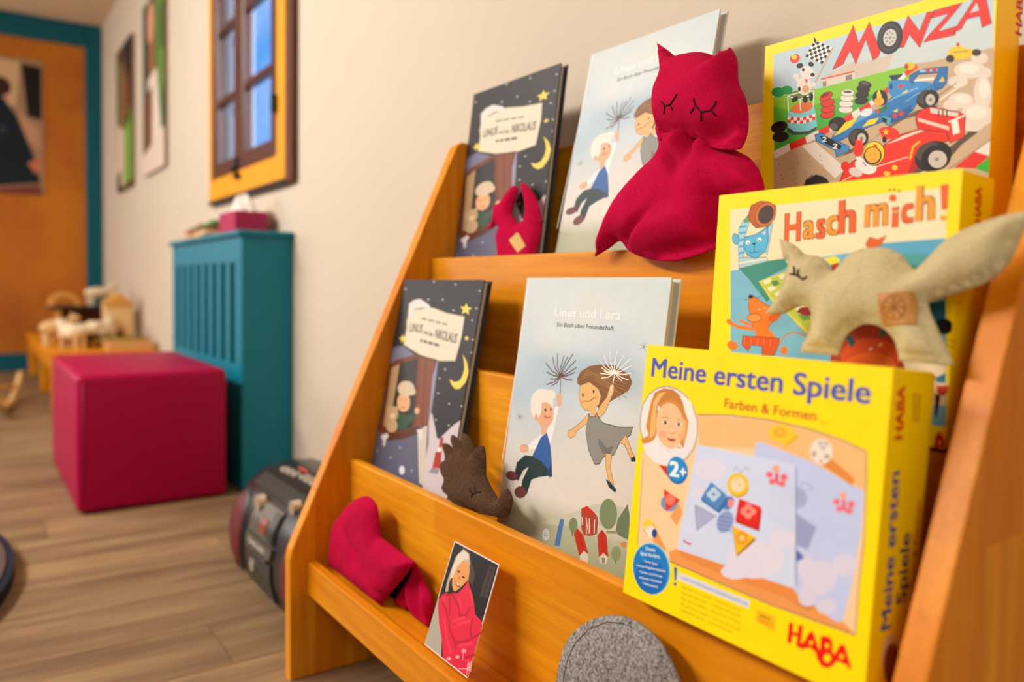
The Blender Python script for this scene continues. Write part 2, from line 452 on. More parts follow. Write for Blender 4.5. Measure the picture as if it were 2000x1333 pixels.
def art_mesh(name, items, w, h, scale=1.0, lev=None):
    """all the flat print of one cover: u to the right, v down, the ink on top lifts a hundredth of a millimetre"""
    V = []; F = []; C = []; LV = levels(items, w, h) if lev is None else lev
    def add(pts, z, cols):
        b = len(V)
        for p, c in zip(pts, cols): V.append((p[0] * scale, -p[1] * scale, z)); C.append(c)
        F.append(list(range(b, b + len(pts))))
    for k, it in enumerate(items):
        z = STEP * ((lev or LV)[k] + 3); kind = it[0]; v = [a * 1e-4 for a in it[2]]
        col = srgb(it[1]) if it[1] else None
        if kind == 'P': add([Vector((v[i], v[i + 1])) for i in range(0, len(v), 2)], z, [col] * (len(v) // 2))
        elif kind in 'EG':
            n = 22; pts = [Vector((v[0] + v[2] * math.cos(2 * math.pi * t / n) + v[4] * math.sin(2 * math.pi * t / n), v[1] + v[3] * math.cos(2 * math.pi * t / n) + v[5] * math.sin(2 * math.pi * t / n))) for t in range(n)]
            add(pts, z, [col] * n)
        elif kind == 'L': strip_bm(add, [Vector((v[i], v[i + 1])) for i in range(1, len(v), 2)], v[0], z, col)
        elif kind == 'M':
            rows = [[srgb(c) for c in r.split()] for r in it[3]]; nr, nc = len(rows), len(rows[0])
            def sm(a, b, t): return [a[q] * (1 - t) + b[q] * t for q in range(3)]
            K = 4
            def colat(i, j):
                fi, fj = i / K, j / K; a, b = min(int(fi), nr - 2), min(int(fj), nc - 2); ti, tj = fi - a, fj - b
                ti = ti * ti * (3 - 2 * ti); tj = tj * tj * (3 - 2 * tj)
                return sm(sm(rows[a][b], rows[a][b + 1], tj), sm(rows[a + 1][b], rows[a + 1][b + 1], tj), ti)
            NR, NC = (nr - 1) * K, (nc - 1) * K
            for i in range(NR):
                for j in range(NC):
                    q = [(i, j), (i, j + 1), (i + 1, j + 1), (i + 1, j)]
                    add([Vector((w * b / NC, h * a / NR)) for a, b in q], z, [colat(a, b) for a, b in q])
        elif kind == 'T':
            st, bold, fit, shear = it[3], it[4], it[5], it[6]
            vs, fs = glyphs(st, bold)
            if not vs: continue
            xs = [p.x for p in vs]; ys = [p.y for p in vs]
            a = Vector((v[0], v[1])); b = Vector((v[2], v[3])); d = b - a; e = Vector((d.y, -d.x)).normalized()
            sy = v[4] / (max(ys) - min(ys)) if fit == 2 else v[4] / (max(ys) if fit == 1 else .73)
            y0 = min(ys) if fit else 0
            sx = 1 / (max(xs) - min(xs))
            for f in fs: add([a + d * ((vs[i].x - min(xs)) * sx) + e * ((vs[i].y - y0) * sy) for i in f], z + vs[f[0]].z, [col] * len(f))
    me = bpy.data.meshes.new(name); me.from_pydata(V, [], F)
    ca = me.color_attributes.new('ink', 'FLOAT_COLOR', 'POINT')
    for i, c in enumerate(C): ca.data[i].color = (*c, 1)
    me.materials.append(INK)
    me.update()
    return me

ART = json.loads(r'''{"night":[["P","29282b",[0,0,2305,0,2305,3021,0,3021]]
,["P","5d5f76",[0,1976,0,1057,326,1010,914,1159,1482,1151,1516,1472,1547,1930,1642,2850,1196,3021,0,3021,0,2373,23,2319]]
,["P","6f6f88",[0,1139,326,1010,727,1120,59,1287,0,1292]]
,["P","c9bfc4",[1844,2187,2175,1937,2305,1863,2305,3021,1652,3021,1642,2850,1597,2507,1594,2279,1480,1888,1555,1878,1689,2036,1788,2171]]
,["P","8f90a4",[1281,1182,1456,1153,1491,1474,1515,1883,1517,2139,1391,1641]]
,["P","c9bfae",[1236,2184,1482,2042,1597,2507,1642,2850,1535,2847]]
,["P","ddd2bb",[320,642,364,470,1032,408,1481,473,1964,507,1979,770,1923,1114,1507,1149,894,1106,351,994,362,753]]
,["L","a89468",[8,320,642,364,470,1032,408,1481,473,1964,507,1979,770,1923,1114,1507,1149,894,1106,351,994,362,753,320,642]]
,["P","d9d4d0",[340,598,297,372,425,312,622,288,793,332,938,375,995,428,699,420,477,452,417,530,405,610]]
,["L","857b6c",[26,774,578,943,590]]
,["L","857b6c",[25,983,594,1156,602]]
,["L","857b6c",[24,1201,609,1354,620]]
,["L","857b6c",[24,1392,624,1546,635]]
,["T","3f3a34",[453,785,863,790,130],"LINUS",0.02,0,0]
,["T","3f3a34",[905,796,1203,827,63],"und der",0.02,0,0]
,["T","3f3a34",[1249,835,1869,878,133],"NIKOLAUS",0.02,0,0]
,["L","5a5248",[38,847,900,923,906]]
,["L","5a5248",[37,957,907,1059,914]]
,["L","5a5248",[37,1093,917,1238,926]]
,["L","5a5248",[36,1266,929,1423,937]]
,["P","e8cf58",[1959,320,2008,376,2119,383,2040,419,2073,476,1974,444,1882,472,1901,416,1809,375,1922,373]]
,["P","e8cf58",[2114,756,2133,780,2181,783,2144,798,2155,823,2114,809,2072,821,2084,796,2047,779,2096,778]]
,["P","e8cf58",[257,848,325,883,421,873,373,912,428,951,330,941,267,976,255,930,160,912,252,894]]
,["P","e6cb55",[2085,1008,2232,1112,2305,1230,2305,1259,2277,1364,2161,1467,2047,1483,1934,1438,1856,1366,1993,1395,2105,1370,2168,1302,2187,1202,2151,1107]]
,["E","b9b4bb",[1582,65,25,0,4,13]]
,["E","b9b4bb",[2233,149,23,0,4,12]]
,["E","b9b4bb",[1296,285,26,-1,5,13]]
,["E","b9b4bb",[1644,429,25,-1,4,13]]
,["E","b9b4bb",[2171,548,23,-1,4,12]]
,["P","b9b4bb",[2305,983,2301,984,2293,984,2285,983,2278,981,2273,978,2271,974,2271,970,2273,966,2279,963,2285,961,2293,960,2301,961,2305,962]]
,["E","b9b4bb",[1619,1588,25,-3,4,12]]
,["E","b9b4bb",[1957,1692,23,-3,4,12]]
,["E","b9b4bb",[2278,1680,22,-3,4,12]]
,["E","b9b4bb",[953,27,28,0,5,14]]
,["E","b9b4bb",[87,145,31,0,6,14]]
,["E","b9b4bb",[879,289,28,-1,5,14]]
,["E","b9b4bb",[2230,385,23,-1,4,12]]
,["E","b9b4bb",[2041,1970,23,-4,4,12]]
,["E","b9b4bb",[1684,1948,24,-4,4,12]]
,["E","b9b4bb",[1590,1386,25,-3,4,12]]
,["E","b9b4bb",[1695,1248,24,-2,4,12]]
,["E","b9b4bb",[578,2670,29,-5,5,13]]
,["E","b9b4bb",[1270,2723,26,-5,5,12]]
,["E","b9b4bb",[1377,2419,25,-5,4,12]]
,["E","b9b4bb",[93,2647,30,-5,5,13]]
,["E","b9b4bb",[805,2480,28,-5,5,13]]
,["E","b9b4bb",[1496,2741,25,-5,4,12]]
,["E","b9b4bb",[2271,802,22,-1,4,12]]
,["P","6b3a22",[0,1556,0,1344,171,1249,785,1121,1439,1134,1389,1381,1501,2052,1112,2151,1025,2296,340,2464,47,2344]]
,["P","2c2a29",[325,1292,872,1171,931,1482,1054,1921,1059,2159,522,2297,256,2255,284,1775]]
,["P","a88d66",[85,1385,343,1291,351,1627,360,2044,256,2255,165,2269,133,1793]]
,["P","7d4730",[938,1149,1366,1166,1404,1484,1493,2028,1150,2132,1106,1834,999,1421]]
,["L","5a3020",[20,1135,1154,1197,1506,1334,2077]]
,["P","55301d",[274,2378,858,2236,1260,2101,1318,2183,844,2353,397,2449]]
,["P","d8d6da",[171,2395,343,2347,402,2385,330,2438,328,2544,260,2548,240,2467,151,2440]]
,["P","d8d6da",[1203,2170,1248,2143,1366,2137,1400,2260,1342,2278,1291,2214]]
,["P","34523f",[554,1990,802,2015,1044,1970,1042,2024,914,2080,912,2195,613,2250]]
,["L","34523f",[90,873,2094,1007,2021,1101,1941]]
,["E","dba87c",[675,1837,201,-26,52,135]]
,["E","cdb99b",[674,1632,256,-29,42,110]]
,["E","cdb99b",[881,1654,99,-12,19,52]]
,["E","dba87c",[1119,1899,69,-9,17,45]]
,["E","e39a78",[662,1833,34,-4,5,13]]
,["L","6a4a38",[13,566,1818,608,1802]]
,["L","6a4a38",[13,720,1798,762,1788]]
,["L","a0604a",[13,626,1912,701,1921,761,1891]]
,["E","b89c78",[386,2046,186,-26,44,110]]
,["E","b89c78",[428,2215,185,-28,39,99]]
,["E","b89c78",[209,1981,54,-7,15,37]]
,["E","b89c78",[498,1956,52,-7,14,37]]
,["E","d7c3a2",[396,2073,82,-12,13,32]]
,["P","a8332a",[1879,2144,1965,2147,1979,2275,1885,2292]]
,["P","a8332a",[1820,2365,1977,2325,2025,2549,1804,2580,1815,2466]]
,["E","d9b090",[1966,2295,47,-8,10,28]]
,["E","e8e2e0",[1905,2320,47,-8,10,28]]
,["E","dcdce6",[983,2774,80,-16,23,59]]
,["P","8a8496",[1804,2580,2001,2566,1974,2632,1729,2657]]],"sky":[["M","",[]
,["c8d2d2 c9d3d2 cad4d3 c8d3d3 c6d2d3","c8d2d3 cdd6d5 d2d6d3 ced6d5 c8d3d4","c0ced3 d0d6d5 cbd5d7 c0ced5 cad5d6","b8c9d2 a8bdca a2bac9 98b1c3 c6d0d2","aabfcb b2c4ce c3ced3 ced5d6 d1d6d5","c3cacb c0c9cb cdcec9 d2cfc8 d2cec6","d0cfca d5d0c8 d6d0c8 d6d0c7 d3cec5","d8d1c9 d9d2c9 d8d1c8 d5cec3 cfcbbd","a9ad93 aeb297 a9ae90 a4aa8a a2a888","a6ab8c a3a98a a1a786 a2a886 a2a886"]]
,["L","e3e3df",[15,38,25,-7,1304,-67,2581]]
,["T","ebebe6",[620,437,1719,436,104],"Linus und Lara",0.016,0,0]
,["T","4a4b48",[691,555,1638,551,50],"Ein Buch über Freundschaft",0.004,0,0]
,["L","5f4036",[13,866,1105,701,1060,565,978]]
,["L","5f4036",[13,866,1105,733,1109,603,1079]]
,["L","5f4036",[13,866,1105,761,1177,624,1221]]
,["L","5f4036",[13,866,1105,811,1179,723,1226]]
,["L","5f4036",[13,866,1105,784,998,762,852]]
,["L","5f4036",[13,866,1105,746,1023,675,903]]
,["L","5f4036",[13,866,1105,847,1005,881,869]]
,["L","5f4036",[13,866,1105,920,990,1029,842]]
,["L","5f4036",[13,866,1105,881,1007,947,874]]
,["L","5f4036",[13,866,1105,962,1020,1096,902]]
,["L","5f4036",[13,866,1105,984,1058,1119,980]]
,["L","5f4036",[13,866,1105,980,1086,1098,1037]]
,["L","5f4036",[13,866,1105,978,1130,1072,1125]]
,["L","5f4036",[13,866,1105,783,1142,686,1150]]
,["L","5a5148",[13,866,1105,893,1307]]
,["P","e6e4e2",[651,1778,547,1847,432,1939,457,1993,580,1945,671,1878]]
,["P","e6e4e2",[738,1725,787,1653,829,1442,895,1441,872,1615,832,1876,766,1862]]
,["E","e2dcce",[582,1444,208,-27,34,168]]
,["E","e2dcce",[714,1328,99,-12,11,56]]
,["E","dda683",[665,1555,157,-22,28,136]]
,["E","e2dcce",[487,1493,103,-14,28,133]]
,["E","dca07c",[511,1611,30,-4,7,36]]
,["P","dda683",[608,1654,726,1662,746,1762,653,1790]]
,["E","e08f70",[669,1573,33,-5,5,23]]
,["E","3a3432",[664,1503,17,-2,4,18]]
,["E","3a3432",[761,1482,12,-2,4,18]]
,["L","7a4030",[8,661,1574,723,1586,777,1557]]
,["E","dda683",[883,1339,44,-1,-5,53]]
,["E","dda683",[903,1397,32,-1,-3,41]]
,["E","dda683",[357,1990,79,-14,9,41]]
,["L","9a6048",[5,436,1976,434,1991,423,2005,404,2018,379,2028,352,2032,325,2032,302,2027,286,2017,278,2004,280,1989,291,1974,310,1961,334,1952,362,1947,389,1947,412,1953,428,1963,436,1976]]
,["P","2d5b9e",[641,1818,743,1750,831,1871,891,2043,930,2199,883,2214,821,2196,544,2108,517,2066,580,1945]]
,["P","223a66",[821,2196,883,2214,930,2199,891,2043]]
,["P","24373a",[391,2063,531,2048,711,2072,844,2141,841,2210,704,2248,568,2307,516,2485,400,2492,397,2348,487,2177,391,2238,320,2377,227,2316,252,2169]]
,["E","6e3b37",[186,2340,115,0,-19,52]]
,["L","2c2020",[6,300,2341,287,2359,261,2374,226,2386,186,2392,146,2392,111,2385,85,2374,71,2358,71,2340,84,2322,110,2307,145,2295,185,2289,225,2289,260,2295,286,2307,300,2323,300,2341]]
,["E","6e3b37",[390,2486,113,-25,13,63]]
,["L","2c2020",[6,502,2462,500,2485,485,2508,458,2528,423,2544,383,2553,345,2553,312,2546,288,2531,277,2511,279,2488,295,2465,322,2444,357,2429,396,2420,434,2419,467,2427,491,2442,502,2462]]
,["P","80542a",[1167,1155,1149,1097,1196,1018,1327,946,1506,913,1690,904,1933,970,1999,1048,1961,1133,1839,1207,1751,1255,1666,1308,1600,1393,1511,1343,1545,1228,1359,1117,1224,1168]]
,["L","69421f",[7,1208,1121,1516,968,1801,988]]
,["L","a57a42",[7,1215,1102,1526,977,1918,991]]
,["L","69421f",[7,1223,1084,1536,986,1686,1019]]
,["L","a57a42",[7,1230,1067,1547,996,1811,1031]]
,["L","69421f",[7,1238,1050,1557,1005,1921,1014]]
,["L","a57a42",[7,1246,1036,1567,1014,1694,1072]]
,["L","69421f",[7,1255,1022,1577,1023,1816,1046]]
,["L","a57a42",[7,1264,1011,1588,1033,1930,1075]]
,["L","69421f",[7,1273,1002,1598,1042,1694,1080]]
,["L","a57a42",[7,1282,995,1608,1051,1830,1112]]
,["L","69421f",[7,1292,990,1618,1060,1930,1078]]
,["L","a57a42",[7,1303,988,1628,1069,1706,1152]]
,["L","69421f",[7,1314,988,1638,1078,1832,1113]]
,["L","a57a42",[7,1325,991,1648,1088,1941,1148]]
,["L","69421f",[7,1336,996,1658,1097,1705,1153]]
,["L","a57a42",[7,1349,1003,1668,1106,1846,1182]]
,["L","69421f",[7,1361,1012,1678,1115,1940,1153]]
,["L","a57a42",[7,1374,1023,1688,1124,1716,1218]]
,["L","69421f",[7,1387,1036,1698,1133,1850,1191]]
,["L","a57a42",[7,1400,1050,1708,1142,1949,1210]]
,["L","69421f",[7,1413,1065,1718,1151,1718,1237]]
,["L","a57a42",[7,1427,1080,1728,1160,1861,1240]]
,["P","dfb06f",[1213,1231,1216,1164,1358,1112,1517,1172,1565,1238,1551,1323,1463,1400,1347,1418,1262,1371,1217,1293]]
,["L","6b5232",[5,1213,1231,1216,1164,1358,1112,1517,1172,1565,1238,1551,1323,1463,1400,1347,1418,1262,1371,1217,1293,1213,1231]]
,["E","3a3026",[1276,1261,13,-2,4,19]]
,["E","3a3026",[1442,1205,13,-1,3,19]]
,["L","6a3a24",[8,1306,1321,1395,1314,1464,1267]]
,["E","e6955c",[1278,1334,33,-4,3,17]]
,["E","e6955c",[1497,1263,32,-4,3,16]]
,["P","dfb06f",[1418,1394,1500,1359,1530,1446,1437,1459]]
,["P","dfb06f",[1526,1422,1579,1320,1654,1239,1683,1106,1746,1106,1748,1176,1648,1405,1576,1458]]
,["L","6b5232",[5,1526,1422,1579,1320,1654,1239,1683,1106,1746,1106,1748,1176,1648,1405,1576,1458,1526,1422]]
,["P","dfb06f",[1404,1439,1289,1553,1170,1640,1101,1668,1108,1724,1162,1740,1233,1704,1239,1654,1407,1540]]
,["L","6b5232",[5,1404,1439,1289,1553,1170,1640,1101,1668,1108,1724,1162,1740,1233,1704,1239,1654,1407,1540,1404,1439]]
,["P","8b8983",[1411,1438,1439,1471,1497,1462,1533,1421,1577,1467,1648,1504,1892,1510,2076,1481,2060,1563,1931,1636,1857,1796,1709,1842,1660,1921,1590,1935,1473,1813,1395,1634]]
,["L","3e3e3c",[7,1411,1438,1439,1471,1497,1462,1533,1421,1577,1467,1648,1504,1892,1510,2076,1481,2060,1563,1931,1636,1857,1796,1709,1842,1660,1921,1590,1935,1473,1813,1395,1634,1411,1438]]
,["P","6f6e6a",[1605,1660,1744,1742,1841,1702,1804,1790,1696,1809,1611,1730]]
,["P","dfb06f",[1736,1795,1832,1791,1826,1913,1910,2079,1823,2051,1763,1929]]
,["L","6b5232",[5,1736,1795,1832,1791,1826,1913,1910,2079,1823,2051,1763,1929,1736,1795]]
,["P","dfb06f",[1917,1655,1995,1566,2089,1693,2146,1761,2104,1782,1993,1671]]
,["L","6b5232",[5,1917,1655,1995,1566,2089,1693,2146,1761,2104,1782,1993,1671,1917,1655]]
,["P","28363f",[1781,2049,1838,2060,1909,2091,1959,2125,1936,2151,1846,2120]]
,["P","28363f",[2098,1784,2158,1755,2172,1801,2116,1812]]
,["L","eeeae2",[10,1731,983,1609,914,1524,811]]
,["L","eeeae2",[10,1731,983,1597,951,1483,886]]
,["L","eeeae2",[10,1731,983,1654,892,1623,767]]
,["L","eeeae2",[10,1731,983,1669,920,1641,825]]
,["L","eeeae2",[10,1731,983,1706,887,1727,759]]
,["L","eeeae2",[10,1731,983,1711,922,1722,831]]
,["L","eeeae2",[10,1731,983,1764,900,1834,786]]
,["L","eeeae2",[10,1731,983,1750,930,1794,848]]
,["L","eeeae2",[10,1731,983,1821,912,1939,813]]
,["L","eeeae2",[10,1731,983,1844,945,1967,879]]
,["L","eeeae2",[10,1731,983,1815,960,1906,908]]
,["L","eeeae2",[10,1731,983,1855,985,1971,960]]
,["L","eeeae2",[10,1731,983,1849,1020,1943,1031]]
,["L","eeeae2",[10,1731,983,1618,978,1512,944]]
,["L","eeeae2",[10,1731,983,1622,1008,1504,1005]]
,["L","eeeae2",[10,1731,983,1641,1032,1532,1055]]
,["L","eeeae2",[10,1731,983,1804,1031,1853,1052]]
,["L","eeeae2",[10,1731,983,1643,994,1553,976]]
,["L","eeeae2",[12,1731,983,1722,1090,1702,1210]]
,["L","8a8f90",[7,200,1647,281,1636]]
,["L","8a8f90",[7,200,1647,270,1672]]
,["L","8a8f90",[7,200,1647,225,1697]]
,["L","8a8f90",[7,200,1647,169,1698]]
,["L","8a8f90",[7,200,1647,126,1676]]
,["L","8a8f90",[7,200,1647,119,1640]]
,["L","8a8f90",[7,200,1647,150,1607]]
,["L","8a8f90",[7,200,1647,204,1593]]
,["L","8a8f90",[7,200,1647,256,1605]]
,["L","7a6a60",[5,2098,686,2148,683]]
,["L","7a6a60",[5,2098,686,2136,726]]
,["L","7a6a60",[5,2098,686,2095,740]]
,["L","7a6a60",[5,2098,686,2055,713]]
,["L","7a6a60",[5,2098,686,2048,665]]
,["L","7a6a60",[5,2098,686,2078,634]]
,["L","7a6a60",[5,2098,686,2123,642]]
,["P","bfc0ab",[842,2727,1285,2514,1694,2317,2093,2258,2169,2360,2177,2411,1082,2689]]
,["P","4b77a9",[1152,2607,1221,2595,1210,2700,1195,2883,1109,2899,1122,2767]]
,["E","d5d5d8",[943,2825,61,-16,12,60]]
,["T","7a6a9a",[927,2848,971,2836,36],"L",0.0,0,0]
,["E","77875f",[1877,2377,127,-31,26,147]]
,["E","76845e",[1374,2615,67,-17,15,77]]
,["E","87946c",[2054,2717,66,-19,12,70]]
,["P","68785a",[2132,2219,2176,2318,2210,2548,2083,2542,2009,2521,2018,2397]]
,["L","5e6848",[16,1369,2681,1378,2729]]
,["L","5e6848",[13,2052,2778,2059,2816]]
,["L","8a8a66",[25,1883,2554,2039,2517]]
,["P","a2412c",[1467,2420,1552,2373,1656,2403,1727,2442,1745,2493,1747,2610,1648,2655,1552,2668,1507,2616]]
,["P","c02f18",[1467,2420,1552,2373,1661,2405,1641,2442,1534,2453,1508,2431]]
,["L","e0cdb8",[15,1557,2487,1600,2600]]
,["L","e0cdb8",[15,1611,2484,1633,2633]]
,["L","e0cdb8",[15,1493,2499,1519,2578]]
,["L","e0cdb8",[15,1691,2478,1707,2614]]
,["L","e0cdb8",[15,1584,2604,1593,2651]]
,["P","b9301a",[1399,2701,1445,2631,1547,2670,1660,2837,1583,2821,1526,2893]]
,["P","d3ccb4",[1583,2823,1656,2840,1674,2998,1586,3025,1530,2893]]
,["P","b9301a",[1759,2621,1814,2546,1891,2586,1951,2783,1875,2761,1817,2824]]
,["P","d3ccb4",[1875,2762,1947,2786,1936,2852,1845,2872,1819,2822]]
,["P","8a8478",[1859,2813,1907,2801,1908,2853,1871,2861]]
,["L","8c2010",[9,1446,2639,1580,2816]]
,["L","8c2010",[8,1819,2553,1876,2757]]
,["P","c98a50",[2085,2611,2138,2580,2177,2577,2180,2622,2124,2637]]],"card":[["P","e9d9cf",[0,0,918,0,918,1171,0,1171]]
,["P","191715",[12,12,906,12,906,1159,12,1159]]
,["P","a8a294",[0,625,0,1160,149,1160,375,1159,265,952,102,762]]
,["P","3d3029",[763,48,869,43,871,182,881,367,736,391,740,223]]
,["L","221a16",[13,815,51,810,376]]
,["P","4c3b2e",[168,9,281,15,391,84,557,219,568,325,472,319,391,171]]
,["P","b9a58c",[208,36,349,52,420,150,388,209,178,222,131,337,132,438,156,531,103,548,83,428,100,283,113,152]]
,["P","da9555",[173,236,265,161,383,136,435,195,465,297,377,404,299,478,250,488,192,438,146,332]]
,["P","d6cabb",[114,241,140,112,240,49,329,58,366,104,269,145,190,243,170,357,135,399,102,308]]
,["E","3b261c",[247,279,29,0,-5,11]]
,["E","3b261c",[365,305,29,0,-5,11]]
,["P","5b1d18",[238,380,332,400,356,417,306,427,253,406]]
,["P","e9ddcf",[245,385,333,402,334,412,283,409]]
,["E","c97a40",[289,332,25,-8,8,15]]
,["P","d61f3f",[57,600,120,555,234,537,341,489,421,396,466,308,505,345,619,417,768,581,889,597,918,631,918,1159,730,1157,534,1162,407,1152,300,1012,152,869,32,710,33,659]]
,["L","b4142f",[29,105,660,228,719,300,780]]
,["L","b4142f",[29,218,573,288,673,319,749]]
,["L","b4142f",[29,258,535,413,595,484,679]]
,["L","b4142f",[29,132,576,216,549,310,499]]
,["L","b4142f",[28,310,776,405,876,541,946,599,1007]]
,["L","b4142f",[27,563,944,708,873,826,800,945,693]]
,["L","b4142f",[28,487,684,602,639,635,532]]
,["L","b4142f",[26,805,802,749,741,728,619]]
,["L","b4142f",[27,657,1068,820,993,938,925]]
,["L","e4354f",[33,388,529,478,585]]
,["L","e4354f",[33,393,772,594,665]]
,["L","e4354f",[32,490,774,706,662]]
,["L","e4354f",[34,222,795,385,968,538,1066]]
,["L","e4354f",[32,635,947,850,843]]
,["L","e4354f",[32,532,385,663,499]]
,["L","e4354f",[35,93,639,140,611]]
,["L","f0b9bd",[6,521,1126,563,1110]]
,["L","f0b9bd",[6,521,1126,559,1130]]
,["L","f0b9bd",[6,521,1126,532,1148]]
,["L","f0b9bd",[6,521,1126,497,1153]]
,["L","f0b9bd",[6,521,1126,477,1142]]
,["L","f0b9bd",[6,521,1126,483,1121]]
,["L","f0b9bd",[6,521,1126,512,1104]]
,["L","f0b9bd",[6,521,1126,546,1100]]
,["L","f0b9bd",[6,740,962,785,945]]
,["L","f0b9bd",[6,740,962,781,967]]
,["L","f0b9bd",[6,740,962,752,986]]
,["L","f0b9bd",[6,740,962,715,990]]
,["L","f0b9bd",[6,740,962,694,978]]
,["L","f0b9bd",[6,740,962,701,956]]
,["L","f0b9bd",[6,740,962,731,938]]
,["L","f0b9bd",[6,740,962,767,934]]
,["L","f0b9bd",[6,661,1054,699,1040]]
,["L","f0b9bd",[6,661,1054,695,1058]]
,["L","f0b9bd",[6,661,1054,670,1074]]
,["L","f0b9bd",[6,661,1054,640,1078]]
,["L","f0b9bd",[6,661,1054,622,1068]]
,["L","f0b9bd",[6,661,1054,628,1049]]
,["L","f0b9bd",[6,661,1054,653,1034]]
,["L","f0b9bd",[6,661,1054,683,1031]]
,["L","f0b9bd",[6,739,978,762,1050]]
,["L","f0b9bd",[6,736,1147,875,1092,935,1040]]
,["L","f0b9bd",[6,857,1059,914,1002]]
,["L","f0b9bd",[6,861,1067,921,1015]]
,["L","f0b9bd",[6,865,1074,929,1029]]
,["L","f0b9bd",[6,869,1082,936,1042]]
,["L","f0b9bd",[6,873,1089,943,1055]]
,["L","f0b9bd",[6,877,1097,950,1068]]
,["L","f0b9bd",[6,882,1104,957,1081]]
,["L","f0b9bd",[8,854,1014,899,1156]]],"shapes":[["P","ffdf00",[0,0,2188,0,2188,2114,0,2114]]
,["P","f9cf9e",[54,909,116,1679,491,1713,982,1722,1447,1730,1854,1718,2093,1713,2089,1402,2098,1137,2078,747,2061,553,1882,507,1624,473,1304,459,954,475,624,515]]
,["P","f5bc7c",[1304,461,1625,475,1882,509,2060,554,2079,813,1238,680,682,757,624,515]]
,["P","ea9a52",[559,1589,1090,1603,1642,1587,2007,1659,2093,1710,1854,1718,1447,1730,982,1722,491,1713,468,1645]]
,["P","e58c44",[574,1599,1618,1559,1961,1659,1648,1646,1096,1658,613,1645]]
,["L","5c4a6c",[7,624,515,954,475,1304,459,1624,473,1882,507,2061,553,2078,747,2098,1137,2089,1402,2096,1712,1854,1721,1448,1734,983,1726,491,1713]]
,["L","7a5a48",[5,84,969,116,1679]]
,["P","c2cdee",[1196,706,1206,638,1237,627,1668,692,2066,803,2072,1045,2044,1399,2005,1646,1980,1672,1944,1673,1642,1587,1617,1550]]
,["P","d0daf2",[660,751,680,747,1550,736,1643,1542,1619,1567,1135,1580,560,1599,558,1518,629,970]]
,["E","dfdbea",[806,915,148,-29,10,78]]
,["E","dfdbea",[1284,1471,254,-73,15,129]]
,["E","dfdbea",[1513,1261,121,-33,7,66]]
,["E","dfdbea",[1137,1598,135,-41,7,55]]
,["E","dfdbea",[727,1111,96,-21,5,39]]
,["E","d8d4e6",[1805,1440,129,-40,12,116]]
,["E","d8d4e6",[1980,1303,88,-26,7,68]]
,["E","d8d4e6",[1732,1583,65,-21,7,67]]
,["E","d8d4e6",[1880,1603,73,-24,5,49]]
,["E","d8d4e6",[1703,1402,62,-18,8,77]]
,["L","c0cce8",[4,1340,782,1382,1150]]
,["L","c0cce8",[4,1358,782,1400,1157]]
,["L","c0cce8",[4,1375,783,1418,1163]]
,["L","c0cce8",[4,1393,783,1436,1169]]
,["L","c0cce8",[4,1410,783,1454,1176]]
,["L","c0cce8",[4,1428,783,1472,1182]]
,["L","c0cce8",[4,1445,784,1490,1188]]
,["L","c0cce8",[4,1462,784,1507,1195]]
,["L","c0cce8",[4,1479,784,1525,1201]]
,["L","c0cce8",[4,1496,784,1543,1207]]
,["L","c0cce8",[4,1513,785,1560,1213]]
,["L","c0cce8",[4,1530,785,1577,1219]]
,["P","9aa2cb",[1598,1065,1756,1118,1706,1283,1620,1271]]
,["P","a7afd2",[1574,880,1639,892,1670,938,1650,1004,1594,1030]]
,["P","5a6aa8",[1619,1303,1686,1337,1632,1384]]
,["L","6a74a0",[8,1557,749,1643,1542]]
,["L","8d96b4",[5,1597,884,1623,843,1684,847,1697,871,1668,886]]
,["L","8d96b4",[5,1027,881,1047,848,1094,881,1140,830,1171,852]]
,["E","ec6f79",[1347,845,30,-6,2,22]]
,["E","ec6f79",[1468,839,29,-6,3,25]]
,["E","ec6f79",[1374,889,26,-5,2,22]]
,["E","ec6f79",[1456,887,29,-6,2,21]]
,["E","ec6f79",[1410,856,17,-3,5,46]]
,["E","f0a890",[1398,793,30,-6,3,29]]
,["L","c83a50",[8,1406,824,1423,897]]
,["E","ec6f79",[1885,915,26,-6,2,20]]
,["E","ec6f79",[1988,908,25,-6,2,23]]
,["E","ec6f79",[1908,956,22,-5,2,20]]
,["E","ec6f79",[1978,953,25,-6,2,20]]
,["E","ec6f79",[1939,925,14,-3,4,43]]
,["E","f0a890",[1929,866,25,-6,3,26]]
,["L","c83a50",[7,1936,895,1950,963]]
,["P","9c4b3a",[1567,1655,1571,1654,1770,1657,1767,1665]]
,["P","aab1d2",[692,1216,904,1249,732,1401]]
,["L","66708c",[5,692,1216,904,1249,732,1401,692,1216]]
,["E","8ea0cf",[996,1269,73,3,-27,87]]
,["L","6f83bb",[9,928,1243,1055,1231]]
,["L","6f83bb",[9,932,1273,1058,1261]]
,["L","6f83bb",[9,936,1303,1062,1290]]
,["L","6f83bb",[9,939,1333,1065,1320]]
,["E","5c7ab4",[1008,1127,47,10,-28,53]]
,["E","ec8f90",[1032,1121,33,-8,4,30]]
,["E","c99a18",[1088,990,92,-20,9,75]]
,["E","f3c41c",[1079,972,97,-21,10,82]]
,["E","f0d8b0",[1079,972,65,-14,7,56]]
,["E","e2b060",[1067,936,12,-2,1,9]]
,["E","e2b060",[1096,973,9,-2,1,7]]
,["P","3b6ea6",[745,1147,918,1196,992,1076,1008,1127,933,1222,755,1169]]
,["P","4f8bc4",[828,1006,989,1073,918,1202,745,1147]]
,["E","bcd5e8",[861,1066,32,-7,3,25]]
,["E","bcd5e8",[899,1085,32,-7,3,25]]
,["E","bcd5e8",[868,1120,32,-7,3,25]]
,["E","bcd5e8",[830,1101,32,-7,3,25]]
,["E","bcd5e8",[864,1093,32,-7,3,25]]
,["E","6d8bbd",[864,1093,15,-3,1,12]]
